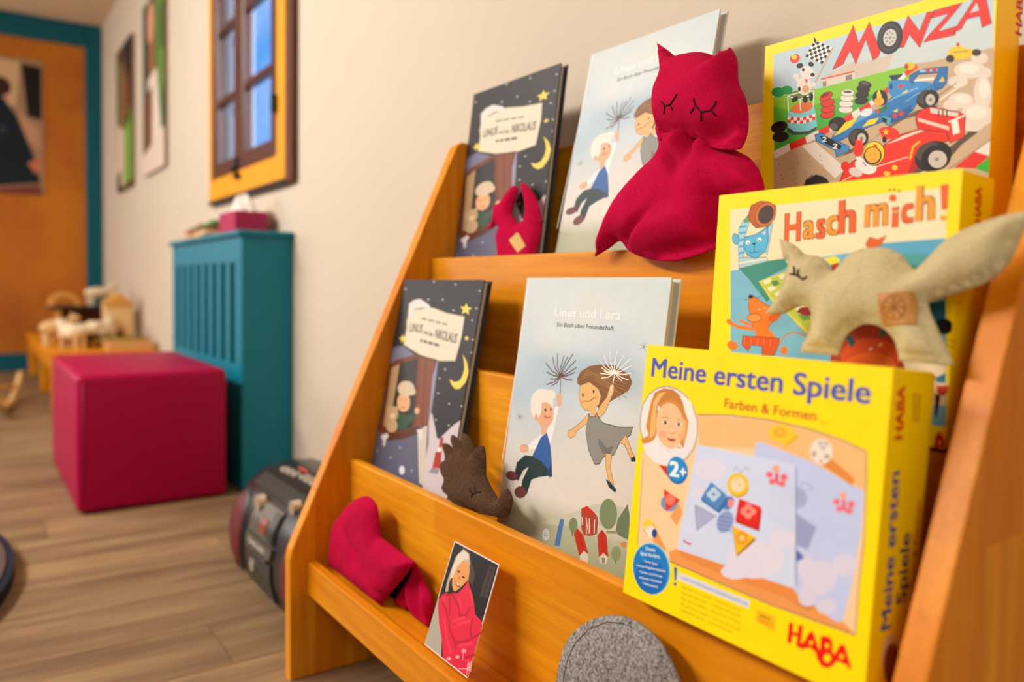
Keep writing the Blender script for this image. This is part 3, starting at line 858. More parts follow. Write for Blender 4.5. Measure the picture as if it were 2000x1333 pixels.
,["P","a81410",[1088,1232,1285,1244,1299,1087,1311,1112,1305,1261,1095,1249]]
,["P","e0251a",[1103,1070,1303,1088,1288,1247,1088,1232]]
,["E","f38d80",[1192,1114,31,-7,3,27]]
,["E","f38d80",[1232,1135,31,-7,3,27]]
,["E","f38d80",[1199,1173,31,-8,3,27]]
,["E","f38d80",[1159,1152,32,-8,3,28]]
,["E","f38d80",[1196,1143,31,-8,3,27]]
,["E","dd3a2a",[1196,1143,16,-4,1,13]]
,["P","c98d12",[1064,1286,1128,1482,1280,1315,1286,1326,1134,1495]]
,["P","f6c019",[1068,1281,1279,1306,1132,1473]]
,["E","f49c28",[1161,1346,56,-15,6,51]]
,["E","f8cf80",[1161,1346,23,-6,2,20]]
,["P","e9b51f",[1448,579,1547,521,1544,563,1444,643]]
,["P","f6c92c",[1301,538,1351,489,1436,468,1524,499,1509,551,1441,611,1318,591]]
,["E","f0a92c",[1400,534,55,-9,4,36]]
,["E","f6c84c",[1400,534,21,-3,2,14]]
,["P","e08c3c",[1824,646,1997,739,1984,792,1747,695]]
,["E","eee1d2",[1737,610,84,-15,9,86]]
,["L","5a4a48",[6,1713,552,1781,546,1749,594,1713,552]]
,["E","b5a294",[1686,636,16,-3,2,21]]
,["E","a89080",[1784,636,19,-3,1,14]]
,["E","b5a294",[1745,674,13,-3,1,9]]
,["E","7397bf",[422,1262,85,15,-37,67]]
,["P","dd3426",[346,1164,540,1214,398,1335]]
,["E","ee7a66",[427,1232,55,-13,6,45]]
,["P","cf3222",[268,982,392,975,396,1069]]
,["P","e8a05c",[444,1361,526,1238,577,1308,523,1424]]
,["P","e79a50",[268,1457,388,1584,455,1649,289,1611]]
,["E","f5ce3a",[211,1482,58,-15,5,37]]
,["E","f3e2d2",[249,1537,57,-15,6,45]]
,["E","27478e",[294,1540,29,-7,5,35]]
,["L","d9863a",[8,164,1533,218,1577]]
,["P","cc2a2a",[611,1503,640,1516,699,1514,674,1531,614,1523]]
,["P","e8e3dc",[632,565,648,674,625,780,565,869,476,932,368,959,255,949,149,902,64,824,10,725,0,655,0,588,17,510,77,420,166,358,274,330,387,341,493,387,578,465]]
,["L","6a5a8a",[7,632,565,648,674,625,780,565,869,476,932,368,959,255,949,149,902,64,824,10,725,0,615,17,510,77,420,166,358,274,330,387,341,493,387,578,465,632,565]]
,["E","efeadf",[445,493,126,-17,13,95]]
,["P","d08a3c",[112,465,138,399,236,352,337,349,414,383,459,434,503,525,542,583,537,688,522,755,518,803,467,764,457,588,213,524,211,674,208,741,189,786,127,826,57,842,38,811,118,764,78,694,87,608]]
,["E","f1bf8e",[344,646,151,-31,42,182]]
,["P","c47c32",[152,498,139,407,236,352,337,349,417,382,462,442,480,512,441,469,371,433,293,439,208,483,180,553,178,637,154,582]]
,["P","e8b468",[137,475,185,402,273,375,212,432,176,520,193,744,133,787,126,636]]
,["P","e8b468",[487,568,524,586,524,690,507,765,489,680]]
,["E","d5d8e2",[204,522,16,-2,3,20]]
,["E","f5efe6",[294,628,29,-4,2,12]]
,["E","4a3430",[294,628,17,-2,2,15]]
,["E","f5efe6",[442,621,28,-4,2,12]]
,["E","4a3430",[442,621,16,-2,2,14]]
,["L","b27a48",[6,247,598,302,584,336,589]]
,["L","b27a48",[6,413,585,468,586]]
,["E","e79a74",[383,693,37,-6,2,18]]
,["E","f4c79a",[379,681,28,-4,2,18]]
,["P","b8402c",[318,750,368,748,432,742,409,764,360,770]]
,["E","f0a684",[276,730,44,-7,4,27]]
,["E","f0a684",[473,710,23,-4,3,22]]
,["P","ebe5e6",[55,846,127,830,205,800,312,831,377,856,443,808,485,801,570,794,537,872,459,934,332,973,217,972,117,924]]
,["L","d0c4cc",[5,229,804,313,839,378,860]]
,["E","d8b898",[469,804,27,-5,1,11]]
,["E","0f6db4",[475,989,109,-30,29,104]]
,["E","1e90d2",[467,977,99,-27,26,94]]
,["T","f2f6fa",[395,1048,500,1039,118],"2",0.04,1,0]
,["T","f2f6fa",[503,1020,575,1014,72],"+",0.03,1,0]
,["E","8fd0ea",[295,1827,202,-81,69,194]]
,["E","1c7ec6",[292,1832,194,-78,67,186]]
,["E","1668b8",[293,1893,159,-65,44,123]]
,["T","e8f4fa",[214,1699,324,1682,29],"Dieses",0.012,0,0]
,["T","e8f4fa",[162,1755,383,1721,31],"Spiel fördert:",0.012,0,0]
,["T","e8f4fa",[202,1799,361,1782,19],"• freies Spiel",0.012,0,0]
,["T","e8f4fa",[127,1857,451,1811,21],"• erstes Regelverständnis",0.012,0,0]
,["T","e8f4fa",[162,1900,428,1862,21],"• Farben und Formen",0.012,0,0]
,["T","e8f4fa",[172,1945,425,1907,21],"erkennen, benennen",0.012,0,0]
,["T","e8f4fa",[215,1979,393,1958,21],"• Feinmotorik",0.012,0,0]
,["P","1b6cae",[539,1743,574,1736,577,1838,558,1842]]
,["E","1b6cae",[569,1868,15,-5,2,14]]
,["P","d9dbe2",[591,1767,1280,1764,1278,1821,589,1828]]
,["T","93a4c8",[633,1806,1263,1803,27],"eine kunterbunte Spielesammlung",0.004,0,0]
,["T","a8861a",[648,1874,1214,1864,20],"My Very First Games – Shapes & Colours",0.0,0,0]
,["T","a8861a",[645,1918,1215,1905,20],"Mes premiers jeux – Couleurs & Formes",0.0,0,0]
,["T","a8861a",[643,1961,1219,1953,20],"Mijn eerste spellen – Kleuren & Vormen",0.0,0,0]
,["T","a8861a",[644,2005,1226,2001,20],"Mis primeros juegos – Colores & Formas",0.0,0,0]
,["T","a8861a",[644,2049,1157,2043,20],"I miei primi giochi – Colori & Forme",0.0,0,0]
,["P","f7bd18",[1344,1802,1509,1801,1509,1901,1462,1904,1339,1883]]
,["T","8a5a18",[1377,1845,1468,1840,18],"MADE IN",0.02,0,0]
,["T","e8781a",[1357,1877,1495,1871,16],"GERMANY",0.02,0,0]
,["L","e8130f",[35,1631,1810,1631,1921]]
,["L","e8130f",[34,1706,1800,1702,1919,1743,1924]]
,["L","e8130f",[25,1638,1863,1702,1858]]
,["E","e8130f",[1631,1810,18,-6,2,16]]
,["E","e8130f",[1631,1921,18,-7,2,16]]
,["E","e8130f",[1706,1800,18,-6,2,15]]
,["P","e8130f",[1769,1819,1786,1796,1806,1803,1845,1873,1861,1909,1829,1918,1791,1907,1744,1929,1703,1923,1739,1887]]
,["E","ffdf00",[1794,1872,13,-5,1,14]]
,["P","e8130f",[1858,1808,1881,1792,1928,1789,1951,1822,1949,1865,1980,1895,1975,1942,1932,1985,1885,1992,1847,1957,1829,1915,1851,1892,1862,1888]]
,["E","ffdf00",[1911,1848,14,-5,2,15]]
,["E","ffdf00",[1919,1924,24,-9,3,27]]
,["P","e8130f",[1995,1816,2014,1797,2034,1802,2067,1871,2091,1924,2076,1938,2059,1916,2022,1917,1988,1916,1964,1947,1953,1916]]
,["E","ffdf00",[2017,1876,14,-5,1,15]]
,["E","d88a20",[2080,1815,6,-2,1,5]]
,["T","4b57ab",[78,264,2057,248,163],"Meine ersten Spiele",0.022,0,0]
,["T","c43a20",[886,425,1678,412,73],"Farben & Formen",0.012,0,0]
,["L","c9a010",[7,1708,413,1777,411]]],"shapes_side":[["T","d01818",[180,451,158,105,95],"HABA",0.035,0,0]
,["T","3a48a0",[237,1665,180,652,120],"Meine ersten",0.022,0,0]
,["T","2c3068",[393,1518,377,1056,117],"Spiele",0.022,0,0]
,["T","c8401e",[503,1508,475,854,64],"Farben & Formen",0.004,0,0]
,["P","d8a818",[257,149,357,153,366,339,281,331]]
,["P","e8c400",[278,165,340,167,348,326,298,321]]
,["E","e0c9a0",[285,1863,117,17,27,164]]
,["E","8a4a24",[302,1914,105,16,24,148]]],"chase":[["P","ffdf00",[0,0,2124,0,2124,1924,0,1924]]
,["P","efdfb4",[134,140,2022,120,2042,492,186,693]]
,["P","78b6cd",[185,684,2041,478,2124,1730,2124,1770,283,1854]]
,["P","5aa6c4",[1468,497,2038,476,2051,675,1789,672]]
,["P","4f9f9a",[1699,576,2001,585,1963,685,1790,695]]
,["P","f2dcb0",[1332,1377,2092,1314,2112,1627,1289,1734]]
,["P","3f8f7e",[269,664,573,605,740,589,781,654,507,779,630,915,594,955,471,840,381,750]]
,["P","e6d23c",[496,779,761,695,1083,627,1321,792,1239,1188,996,1202,827,1061,625,926]]
,["P","b9c94f",[514,784,762,708,1039,668,1210,793,1188,1119,1006,1170,839,1050,637,915]]
,["P","f0e8b8",[534,778,611,753,639,778,565,804]]
,["P","f0e8b8",[687,729,750,713,765,746,715,762]]
,["P","f0e8b8",[584,834,655,811,683,838,620,866]]
,["P","f0e8b8",[660,882,734,838,762,870,702,914]]
,["P","f0e8b8",[872,996,943,973,982,1014,924,1047]]
,["P","5f8a3a",[613,778,684,767,706,800,656,822]]
,["P","6f9a40",[900,1048,996,1034,1023,1075,953,1099]]
,["P","b63a1e",[1165,649,1237,630,1235,681,1192,711]]
,["P","8e2420",[886,1027,920,989,992,982,1036,1017,1038,1048,973,1056]]
,["P","f4e23a",[1104,597,1194,578,1241,605,1243,630,1165,649]]
,["P","aacdd0",[265,567,560,574,576,609,276,668]]
,["L","3a5a64",[4,265,567,560,574,576,609,276,668,265,567]]
,["L","e8e2c8",[15,272,619,565,585]]
,["P","9fd0e4",[247,313,290,236,360,231,345,307,312,385,318,574,266,573,247,440]]
,["L","3a5a64",[4,247,313,290,236,360,231,345,307,312,385,318,574,266,573,247,440,247,313]]
,["L","4aa8d4",[18,249,302,330,297]]
,["L","4aa8d4",[18,253,354,335,349]]
,["L","4aa8d4",[18,258,417,319,411]]
,["L","4aa8d4",[18,263,475,323,468]]
,["L","4aa8d4",[18,268,532,328,525]]
,["P","6f9a62",[291,247,326,204,365,206,362,257,307,271]]
,["P","9fd0e4",[551,291,600,288,580,442,566,552,543,529,554,396]]
,["L","3a5a64",[4,551,291,600,288,580,442,566,552,543,529,554,396,551,291]]
,["E","62b2d4",[219,404,36,-4,14,48]]
,["L","2c5a78",[5,255,401,258,417,256,432,249,444,239,451,227,452,213,448,200,438,189,424,182,408,180,391,181,376,188,364,198,357,211,356,224,361,237,370,248,384,255,401]]
,["P","56b4da",[313,391,417,377,475,354,547,313,567,430,543,523,450,582,354,548,310,477]]
,["L","2c5a78",[6,313,391,417,377,475,354,547,313,567,430,543,523,450,582,354,548,310,477,313,391]]
,["P","d8cfd0",[493,362,532,342,526,386]]
,["E","f4f2e8",[353,441,24,1,1,18]]
,["E","f4f2e8",[474,421,23,1,1,18]]
,["E","26303a",[359,447,8,0,1,8]]
,["E","26303a",[475,429,8,0,1,8]]
,["P","27303c",[398,448,439,444,424,474]]
,["L","27405a",[5,424,474,432,526]]
,["L","27405a",[5,369,513,394,536,432,526,463,532,485,511]]
,["P","bb5c28",[337,205,361,121,451,90,546,103,615,141,625,191,563,308,429,318,367,265]]
,["L","5a2a14",[6,337,205,361,121,451,90,546,103,615,141,625,191,563,308,429,318,367,265,337,205]]
,["E","d0702e",[517,208,92,46,-54,93]]
,["L","6a3418",[5,610,253,585,282,553,303,516,311,480,307,448,292,424,266,412,233,412,197,425,162,449,133,482,113,518,104,555,108,587,124,611,150,623,183,623,219,610,253]]
,["E","493a30",[523,208,71,35,-42,72]]
,["L","c97b3b",[12,733,1314,789,1224,862,1193,936,1200,998,1228]]
,["P","ef7b1f",[403,931,435,897,478,920,541,953,671,1013,744,1048,710,1098,653,1123,606,1189,540,1196,467,1164,443,1087,405,1010]]
,["L","5a3014",[5,403,931,435,897,478,920,541,953,671,1013,744,1048,710,1098,653,1123,606,1189,540,1196,467,1164,443,1087,405,1010,403,931]]
,["P","ef7b1f",[484,1169,631,1176,715,1250,507,1279]]
,["L","ef7b1f",[31,215,1144,311,1178,485,1186]]
,["L","ef7b1f",[23,313,1115,389,1143,462,1151]]
,["E","ef7b1f",[207,1133,32,-1,2,21]]
,["E","f4913c",[471,1092,77,-3,3,36]]
,["L","5a3014",[5,548,1089,544,1101,532,1112,512,1121,487,1126,461,1127,435,1124,414,1117,400,1107,394,1095,398,1082,410,1071,430,1062,455,1057,482,1056,507,1059,528,1066,542,1077,548,1089]]
,["E","d8601c",[676,1078,53,-29,22,27]]
,["E","2e2018",[422,910,26,0,1,17]]
,["L","3a2a20",[4,404,937,348,934]]
,["L","3a2a20",[4,477,918,569,892]]
,["L","f8d8a0",[7,505,1012,533,1023]]
,["L","f8d8a0",[7,558,1000,585,1010]]
,["P","d8551e",[367,1251,504,1250,741,1251,733,1314,701,1392,583,1401,571,1325,458,1324,433,1377,362,1328]]
,["L","5a2a14",[5,367,1251,504,1250,741,1251,733,1314,701,1392,583,1401,571,1325,458,1324,433,1377,362,1328,367,1251]]
,["L","f0884a",[5,388,1256,385,1332]]
,["L","f0884a",[5,457,1256,453,1328]]
,["L","f0884a",[5,525,1255,521,1323]]
,["L","f0884a",[5,592,1254,587,1318]]
,["L","f0884a",[5,657,1254,653,1314]]
,["E","ef7b1f",[261,1341,54,20,-22,35]]
,["E","ef7b1f",[793,1347,35,-3,3,36]]
,["P","b13a1a",[1226,1241,1379,1109,1660,1096,1743,1232,1828,1434,1216,1493]]
,["E","dd4f1c",[1539,1342,234,-19,10,143]]
,["E","f26a1e",[1544,1413,209,-19,7,107]]
,["P","2b5a5e",[1333,1210,1371,1183,1422,1241,1392,1280]]
,["P","3a6a72",[1606,1122,1664,1143,1654,1179,1604,1182]]
,["E","e8c8a0",[1545,1279,17,-11,6,8]]
,["E","e8c8a0",[1618,1243,18,-8,4,9]]
,["P","1d5f8c",[1945,935,2066,910,2077,1076,1989,1091]]
,["P","15181c",[2124,1108,2117,1121,2101,1134,2081,1142,2059,1143,2038,1137,2021,1126,2009,1110,2004,1091,2006,1072,2016,1054,2032,1041,2052,1034,2074,1033,2095,1038,2112,1050,2124,1066]]
,["L","4a5a50",[4,2083,1176,2170,1192]]
,["L","4a5a50",[4,2085,1209,2151,1226]]
,["P","e0601e",[1448,497,1477,443,1542,464,1609,437,1571,513,1469,522]]
,["L","6a3418",[4,1448,497,1477,443,1542,464,1609,437,1571,513,1469,522,1448,497]]
,["P","c03a22",[2036,1486,2063,1496,2124,1486,2124,1534,2094,1565,2059,1560]]
,["P","3a1418",[2038,1553,2077,1567,2060,1713,2046,1715]]
,["P","357a90",[2029,1446,2102,1403,2104,1474,2045,1480]]
,["P","d8160f",[2070,1924,2051,1924,2059,1848,2083,1809,2107,1832,2124,1865,2124,1868,2124,1916]]
,["E","ffdf00",[2090,1886,10,-2,1,12]]
,["T","7a3a18",[723,457,883,450,243],"H",0.05,2,0]
,["T","f2611b",[729,451,876,445,232],"H",0.026,2,0]
,["T","7a3a18",[897,442,1012,438,159],"a",0.05,2,0]
,["T","f79c24",[903,437,1006,433,148],"a",0.026,2,0]
,["T","7a3a18",[1019,442,1109,439,166],"s",0.05,2,0]
,["T","f2611b",[1024,437,1103,434,156],"s",0.026,2,0]
,["T","7a3a18",[1111,420,1216,417,162],"c",0.05,2,0]
,["T","f79c24",[1116,416,1210,411,152],"c",0.026,2,0]
,["T","7a3a18",[1212,410,1364,404,264],"h",0.05,2,0]
,["T","f2611b",[1218,405,1358,399,254],"h",0.026,2,0]
,["T","7a3a18",[1428,371,1618,365,176],"m",0.05,2,0]
,["T","f79c24",[1432,367,1613,360,166],"m",0.026,2,0]
,["T","7a3a18",[1644,382,1700,380,153],"i",0.05,2,0]
,["T","f2611b",[1648,377,1695,375,143],"i",0.026,2,0]
,["T","7a3a18",[1713,361,1808,358,149],"c",0.05,2,0]
,["T","f2611b",[1718,356,1803,353,140],"c",0.026,2,0]
,["T","7a3a18",[1819,346,1959,342,252],"h",0.05,2,0]
,["T","f79c24",[1823,342,1954,337,243],"h",0.026,2,0]
,["P","f2611b",[1984,104,2036,102,2038,272,2003,275]]
,["L","7a3a18",[4,1984,104,2036,102,2038,272,2003,275,1984,104]]
,["E","f79c24",[2016,333,24,2,1,20]]
,["E","f2611b",[1640,163,28,2,2,27]]
,["E","3a2a20",[1615,101,9,1,1,8]]
,["E","3a2a20",[1648,102,9,1,1,8]]
,["E","3a2a20",[1686,116,9,1,1,8]]],"chase_side":[["T","d01818",[302,336,280,88,93],"HABA",0.035,0,0]],"race":[["P","ffdf00",[0,0,2184,0,2184,2232,0,2232]]
,["P","b9cfd8",[102,105,2162,106,2180,537,1556,529,651,548,123,540]]
,["P","c6d3d4",[897,323,2169,273,2180,537,1556,529,651,541]]
,["P","c3aa89",[149,1063,627,1017,952,885,1331,676,1505,512,1704,532,2180,531,2184,625,2184,1815,179,1674]]
,["P","84c62c",[123,534,651,545,1454,519,1564,562,1473,654,1174,799,951,878,746,939,162,1079]]
,["P","46b03a",[135,786,459,824,915,726,1197,701,1174,799,951,878,746,939,162,1079]]
,["P","5cb834",[128,625,355,708,765,685,1055,647,916,753,459,838,137,815]]
,["E","1d9648",[176,492,79,15,2,49]]
,["E","1f9a4c",[278,492,67,13,2,43]]
,["P","cdbfae",[753,426,986,370,1044,399,1357,393,1304,531,1000,520,666,530,650,465]]
,["P","dccfc0",[655,466,990,463,1000,524,666,530]]
,["L","d83a2a",[12,650,465,993,464]]
,["P","8a8070",[907,485,969,482,972,532,909,533]]
,["P","8a8070",[672,490,710,491,712,539,674,538]]
,["L","ece4da",[74,158,1110,339,1057]]
,["L","e0301e",[71,339,1057,516,1012]]
,["L","ece4da",[69,516,1012,656,973]]
,["L","e0301e",[68,656,973,762,942]]
,["L","ece4da",[67,762,942,880,909]]
,["L","e0301e",[65,880,909,994,866]]
,["L","ece4da",[64,994,866,1064,834]]
,["L","e0301e",[50,1064,834,1160,790]]
,["L","ece4da",[49,1160,790,1266,727]]
,["L","e0301e",[48,1266,727,1369,658]]
,["L","ece4da",[47,1369,658,1470,591]]
,["L","e0301e",[46,1470,591,1569,538]]
,["P","e7dfd3",[470,1064,616,1049,789,1196,951,1336,844,1414]]
,["E","8a7458",[189,1111,7,1,0,4]]
,["E","8a7458",[358,1220,8,1,0,4]]
,["E","8a7458",[521,1324,10,1,0,4]]
,["E","8a7458",[679,1425,6,1,0,4]]
,["E","8a7458",[205,1162,9,1,0,4]]
,["E","8a7458",[374,1270,10,1,0,4]]
,["E","8a7458",[536,1373,6,1,0,4]]
,["E","8a7458",[680,1184,8,1,0,4]]
,["E","8a7458",[222,1213,10,1,0,4]]
,["E","8a7458",[389,1319,7,1,0,4]]
,["E","8a7458",[551,1422,8,1,0,4]]
,["E","8a7458",[694,1233,9,1,0,4]]
,["E","8a7458",[238,1264,7,1,0,4]]
,["E","8a7458",[405,1369,8,1,0,4]]
,["E","8a7458",[552,1178,10,1,0,4]]
,["E","8a7458",[709,1281,6,1,0,4]]
,["E","8a7458",[254,1315,9,1,0,4]]
,["E","8a7458",[420,1419,10,1,0,4]]
,["E","8a7458",[567,1227,6,1,0,4]]
,["E","8a7458",[723,1329,8,1,0,4]]
,["E","8a7458",[270,1365,10,1,0,4]]
,["E","8a7458",[422,1171,7,1,0,4]]
,["E","8a7458",[582,1276,8,1,0,4]]
,["E","8a7458",[738,1377,9,1,0,4]]
,["E","8a7458",[286,1415,7,1,0,4]]
,["E","8a7458",[437,1221,8,1,0,4]]
,["E","ddd2c2",[2002,669,123,27,3,71]]
,["E","ddd2c2",[2076,593,66,15,2,47]]
,["E","ddd2c2",[1944,903,102,19,3,65]]
,["P","ddd2c2",[2178,890,2176,936,2166,976,2149,1003,2128,1016,2104,1011,2082,990,2062,956,2049,912,2042,863,2045,817,2054,777,2071,749,2093,737,2116,742,2139,763,2158,797,2172,841]]
,["P","ddd2c2",[2184,1109,2173,1123,2140,1139,2099,1144,2056,1137,2014,1118,1980,1090,1956,1056,1947,1021,1954,989,1974,963,2007,946,2047,942,2091,949,2133,968,2167,996,2184,1020]]
,["E","ddd2c2",[1876,926,70,13,2,48]]
,["E","ddd2c2",[1914,744,80,16,2,48]]
,["E","ddd2c2",[2125,719,44,9,2,46]]
,["E","ddd2c2",[2043,1119,89,14,2,47]]
,["E","ebe3d6",[2001,657,79,17,2,42]]
,["E","ebe3d6",[1955,893,63,12,2,35]]
,["E","ebe3d6",[2120,844,39,8,3,81]]
,["E","ebe3d6",[2072,1019,77,13,2,54]]
,["L","e9e0d4",[17,1767,870,1950,775]]
,["L","5a4c3a",[7,1753,832,1903,754]]
,["P","e7dfd3",[2064,1337,2184,1259,2184,1376,2181,1378]]
,["P","d8301e",[1915,1441,2069,1332,2181,1381,2081,1466]]
,["P","3ab028",[2184,1516,2078,1466,2184,1386]]
,["L","4a3a2a",[5,1875,1448,2207,1242]]
,["P","e8c626",[1821,487,1855,453,1912,444,1960,484,2028,512,2052,555,1941,571,1847,547]]
,["E","3a2a24",[1845,542,35,8,1,31]]
,["E","3a2a24",[2050,541,36,8,1,28]]
,["E","c83a2a",[1903,441,14,3,1,17]]
,["L","5a4818",[6,1869,498,1984,513]]
,["E","d8c020",[1508,527,48,11,1,33]]
,["E","c83020",[1478,526,18,4,1,25]]
,["L","c99a40",[12,769,189,564,526]]
,["P","eee8e0",[563,76,592,93,576,115,548,98]]
,["P","1e1c1c",[548,98,576,115,561,137,533,120]]
,["P","eee8e0",[533,120,561,137,545,159,517,142]]
,["P","1e1c1c",[517,142,545,159,530,181,502,165]]
,["P","eee8e0",[502,165,530,181,514,203,487,187]]
,["P","1e1c1c",[487,187,514,203,498,226,471,209]]
,["P","1e1c1c",[592,93,620,109,605,131,576,115]]
,["P","eee8e0",[576,115,605,131,589,153,561,137]]
,["P","1e1c1c",[561,137,589,153,573,175,545,159]]
,["P","eee8e0",[545,159,573,175,557,198,530,181]]
,["P","1e1c1c",[530,181,557,198,542,220,514,203]]
,["P","eee8e0",[514,203,542,220,526,242,498,226]]
,["P","eee8e0",[620,109,649,126,633,148,605,131]]
,["P","1e1c1c",[605,131,633,148,617,170,589,153]]
,["P","eee8e0",[589,153,617,170,601,192,573,175]]
,["P","1e1c1c",[573,175,601,192,585,214,557,198]]
,["P","eee8e0",[557,198,585,214,569,236,542,220]]
,["P","1e1c1c",[542,220,569,236,553,259,526,242]]
,["P","1e1c1c",[649,126,677,142,661,164,633,148]]
,["P","eee8e0",[633,148,661,164,644,186,617,170]]
,["P","1e1c1c",[617,170,644,186,628,208,601,192]]
,["P","eee8e0",[601,192,628,208,612,230,585,214]]
,["P","1e1c1c",[585,214,612,230,596,253,569,236]]
,["P","eee8e0",[569,236,596,253,580,275,553,259]]
,["P","eee8e0",[677,142,704,158,688,180,661,164]]
,["P","1e1c1c",[661,164,688,180,672,202,644,186]]
,["P","eee8e0",[644,186,672,202,656,225,628,208]]
,["P","1e1c1c",[628,208,656,225,639,247,612,230]]
,["P","eee8e0",[612,230,639,247,623,269,596,253]]
,["P","1e1c1c",[596,253,623,269,606,291,580,275]]
,["P","1e1c1c",[704,158,732,175,716,197,688,180]]
,["P","eee8e0",[688,180,716,197,699,219,672,202]]
,["P","1e1c1c",[672,202,699,219,683,241,656,225]]
,["P","eee8e0",[656,225,683,241,666,263,639,247]]
,["P","1e1c1c",[639,247,666,263,649,285,623,269]]
,["P","eee8e0",[623,269,649,285,633,308,606,291]]
,["P","eee8e0",[732,175,760,191,743,213,716,197]]
,["P","1e1c1c",[716,197,743,213,726,235,699,219]]
,["P","eee8e0",[699,219,726,235,710,257,683,241]]
,["P","1e1c1c",[683,241,710,257,693,279,666,263]]
,["P","eee8e0",[666,263,693,279,676,301,649,285]]
,["P","1e1c1c",[649,285,676,301,659,324,633,308]]
,["P","1e1c1c",[557,38,586,80,578,113,558,87]]
,["E","d83a20",[355,202,53,-9,23,44]]
,["E","eac72a",[346,186,30,7,1,26]]
,["E","6a8a30",[446,570,140,14,8,49]]
,["P","7ed0d8",[302,716,588,694,617,809,634,911,537,951,365,908,302,877]]
,["E","de7236",[457,695,121,-5,17,52]]
,["P","484c50",[301,858,398,920,536,934,634,901,620,933,530,964,366,943,306,906]]
,["P","f0e8e0",[299,755,334,758,336,790,301,787]]
,["P","d83a2a",[301,787,336,790,337,821,302,818]]
,["P","d83a2a",[335,766,370,769,371,800,336,797]]
,["P","f0e8e0",[336,797,371,800,373,831,338,828]]
,["P","f0e8e0",[370,775,405,778,406,809,372,806]]
,["P","d83a2a",[372,806,406,809,408,840,373,837]]
,["P","d83a2a",[405,782,439,785,441,816,407,813]]
,["P","f0e8e0",[407,813,441,816,442,847,408,844]]
,["P","f0e8e0",[440,786,474,789,475,820,441,817]]
,["P","d83a2a",[441,817,475,820,477,851,443,849]]
,["P","d83a2a",[474,788,508,791,509,822,475,819]]
,["P","f0e8e0",[475,819,509,822,511,852,477,850]]
,["P","f0e8e0",[508,786,541,789,543,820,509,817]]
,["P","d83a2a",[509,817,543,820,544,851,511,848]]
,["P","d83a2a",[541,782,575,785,576,815,543,813]]
,["P","f0e8e0",[543,813,576,815,577,846,544,843]]
,["P","f0e8e0",[574,776,607,779,609,809,576,806]]
,["P","d83a2a",[576,806,609,809,610,840,577,837]]
,["L","eef0e8",[11,289,557,309,714]]
,["L","eef0e8",[11,582,568,583,700]]
,["L","eef0e8",[11,432,609,442,723]]
,["L","eef0e8",[11,289,554,432,612,587,583]]
,["L","eef0e8",[11,297,549,445,542,586,562]]
,["E","e9e0d4",[472,491,84,17,4,87]]
,["E","e9e0d4",[493,363,71,15,3,62]]
,["E","e9e0d4",[544,398,48,10,2,34]]
,["E","221e1e",[413,283,36,-3,11,26]]
,["E","221e1e",[538,297,30,16,-8,19]]
,["E","221e1e",[560,402,24,5,1,18]]
,["E","221e1e",[454,331,15,3,1,18]]
,["P","e0462a",[468,421,512,437,498,476]]
,["E","e9e0d4",[375,376,33,7,1,28]]
,["L","e9e0d4",[28,381,388,417,459]]
,["E","e9e0d4",[579,499,22,4,1,22]]
,["E","221e1e",[374,599,34,-15,16,21]]
,["E","221e1e",[489,623,29,5,2,34]]
,["E","221e1e",[554,611,22,4,2,39]]
,["E","221e1e",[419,509,16,3,1,23]]
,["E","d8a878",[493,523,39,8,2,39]]
,["E","d8321c",[737,809,74,-1,10,38]]
,["L","3a2020",[5,811,807,810,820,800,832,783,841,760,845,734,846,709,842,687,834,671,823,663,810,664,797,674,786,691,777,714,772,740,771,765,775,787,783,803,795,811,807]]
,["E","d8321c",[741,755,74,-1,10,38]]
,["L","3a2020",[5,814,754,813,767,804,778,786,787,764,792,738,792,713,788,691,780,675,769,667,756,668,743,678,732,695,723,718,718,743,718,769,722,791,730,806,741,814,754]]
,["E","d8321c",[732,699,74,0,10,38]]
,["L","3a2020",[5,806,699,805,712,795,723,778,732,755,736,729,736,704,732,682,724,666,713,658,700,659,687,669,675,686,667,709,662,735,662,760,666,782,675,798,686,806,699]]
,["E","d8321c",[714,637,62,-21,21,35]]
,["L","3a2020",[5,776,617,780,630,775,644,763,657,746,668,724,675,701,678,680,675,663,669,652,658,648,645,653,631,664,618,682,607,704,600,726,597,748,599,765,606,776,617]]
,["E","e3ddd2",[921,796,73,13,1,32]]
,["L","8a8478",[5,994,809,991,819,978,827,959,831,936,830,910,826,886,818,866,807,853,795,848,783,852,773,865,766,884,762,907,762,933,767,957,775,976,785,989,797,994,809]]
,["E","e3ddd2",[923,744,73,13,1,32]]
,["L","8a8478",[5,996,757,992,767,980,774,961,778,937,777,912,773,888,765,868,754,855,742,850,730,854,720,866,713,886,709,909,710,935,714,959,722,978,733,991,745,996,757]]
,["E","e3ddd2",[931,692,70,13,1,32]]
,["L","8a8478",[5,1001,705,997,715,986,723,967,726,945,726,920,721,897,713,879,702,866,690,861,679,865,668,877,661,895,657,918,658,942,662,965,671,984,681,996,693,1001,705]]
,["E","e3ddd2",[935,645,67,13,1,32]]
,["L","8a8478",[5,1002,658,998,668,987,675,970,679,948,679,925,674,903,666,884,655,872,644,868,632,871,622,883,614,900,610,922,611,945,615,967,623,985,634,997,646,1002,658]]
,["E","332c2c",[1074,742,64,4,7,35]]
,["L","3a2020",[5,1138,746,1136,757,1127,767,1112,774,1092,777,1069,776,1048,771,1029,762,1016,751,1010,739,1011,727,1021,717,1036,710,1056,707,1078,708,1100,714,1118,722,1132,734,1138,746]]
,["E","332c2c",[1079,691,64,4,7,35]]
,["L","3a2020",[5,1142,695,1141,706,1132,716,1116,723,1096,726,1074,724,1052,719,1034,710,1021,699,1015,687,1016,675,1025,665,1041,659,1061,656,1083,657,1105,663,1123,671,1136,683,1142,695]]
,["E","332c2c",[1086,643,64,21,-4,33]]
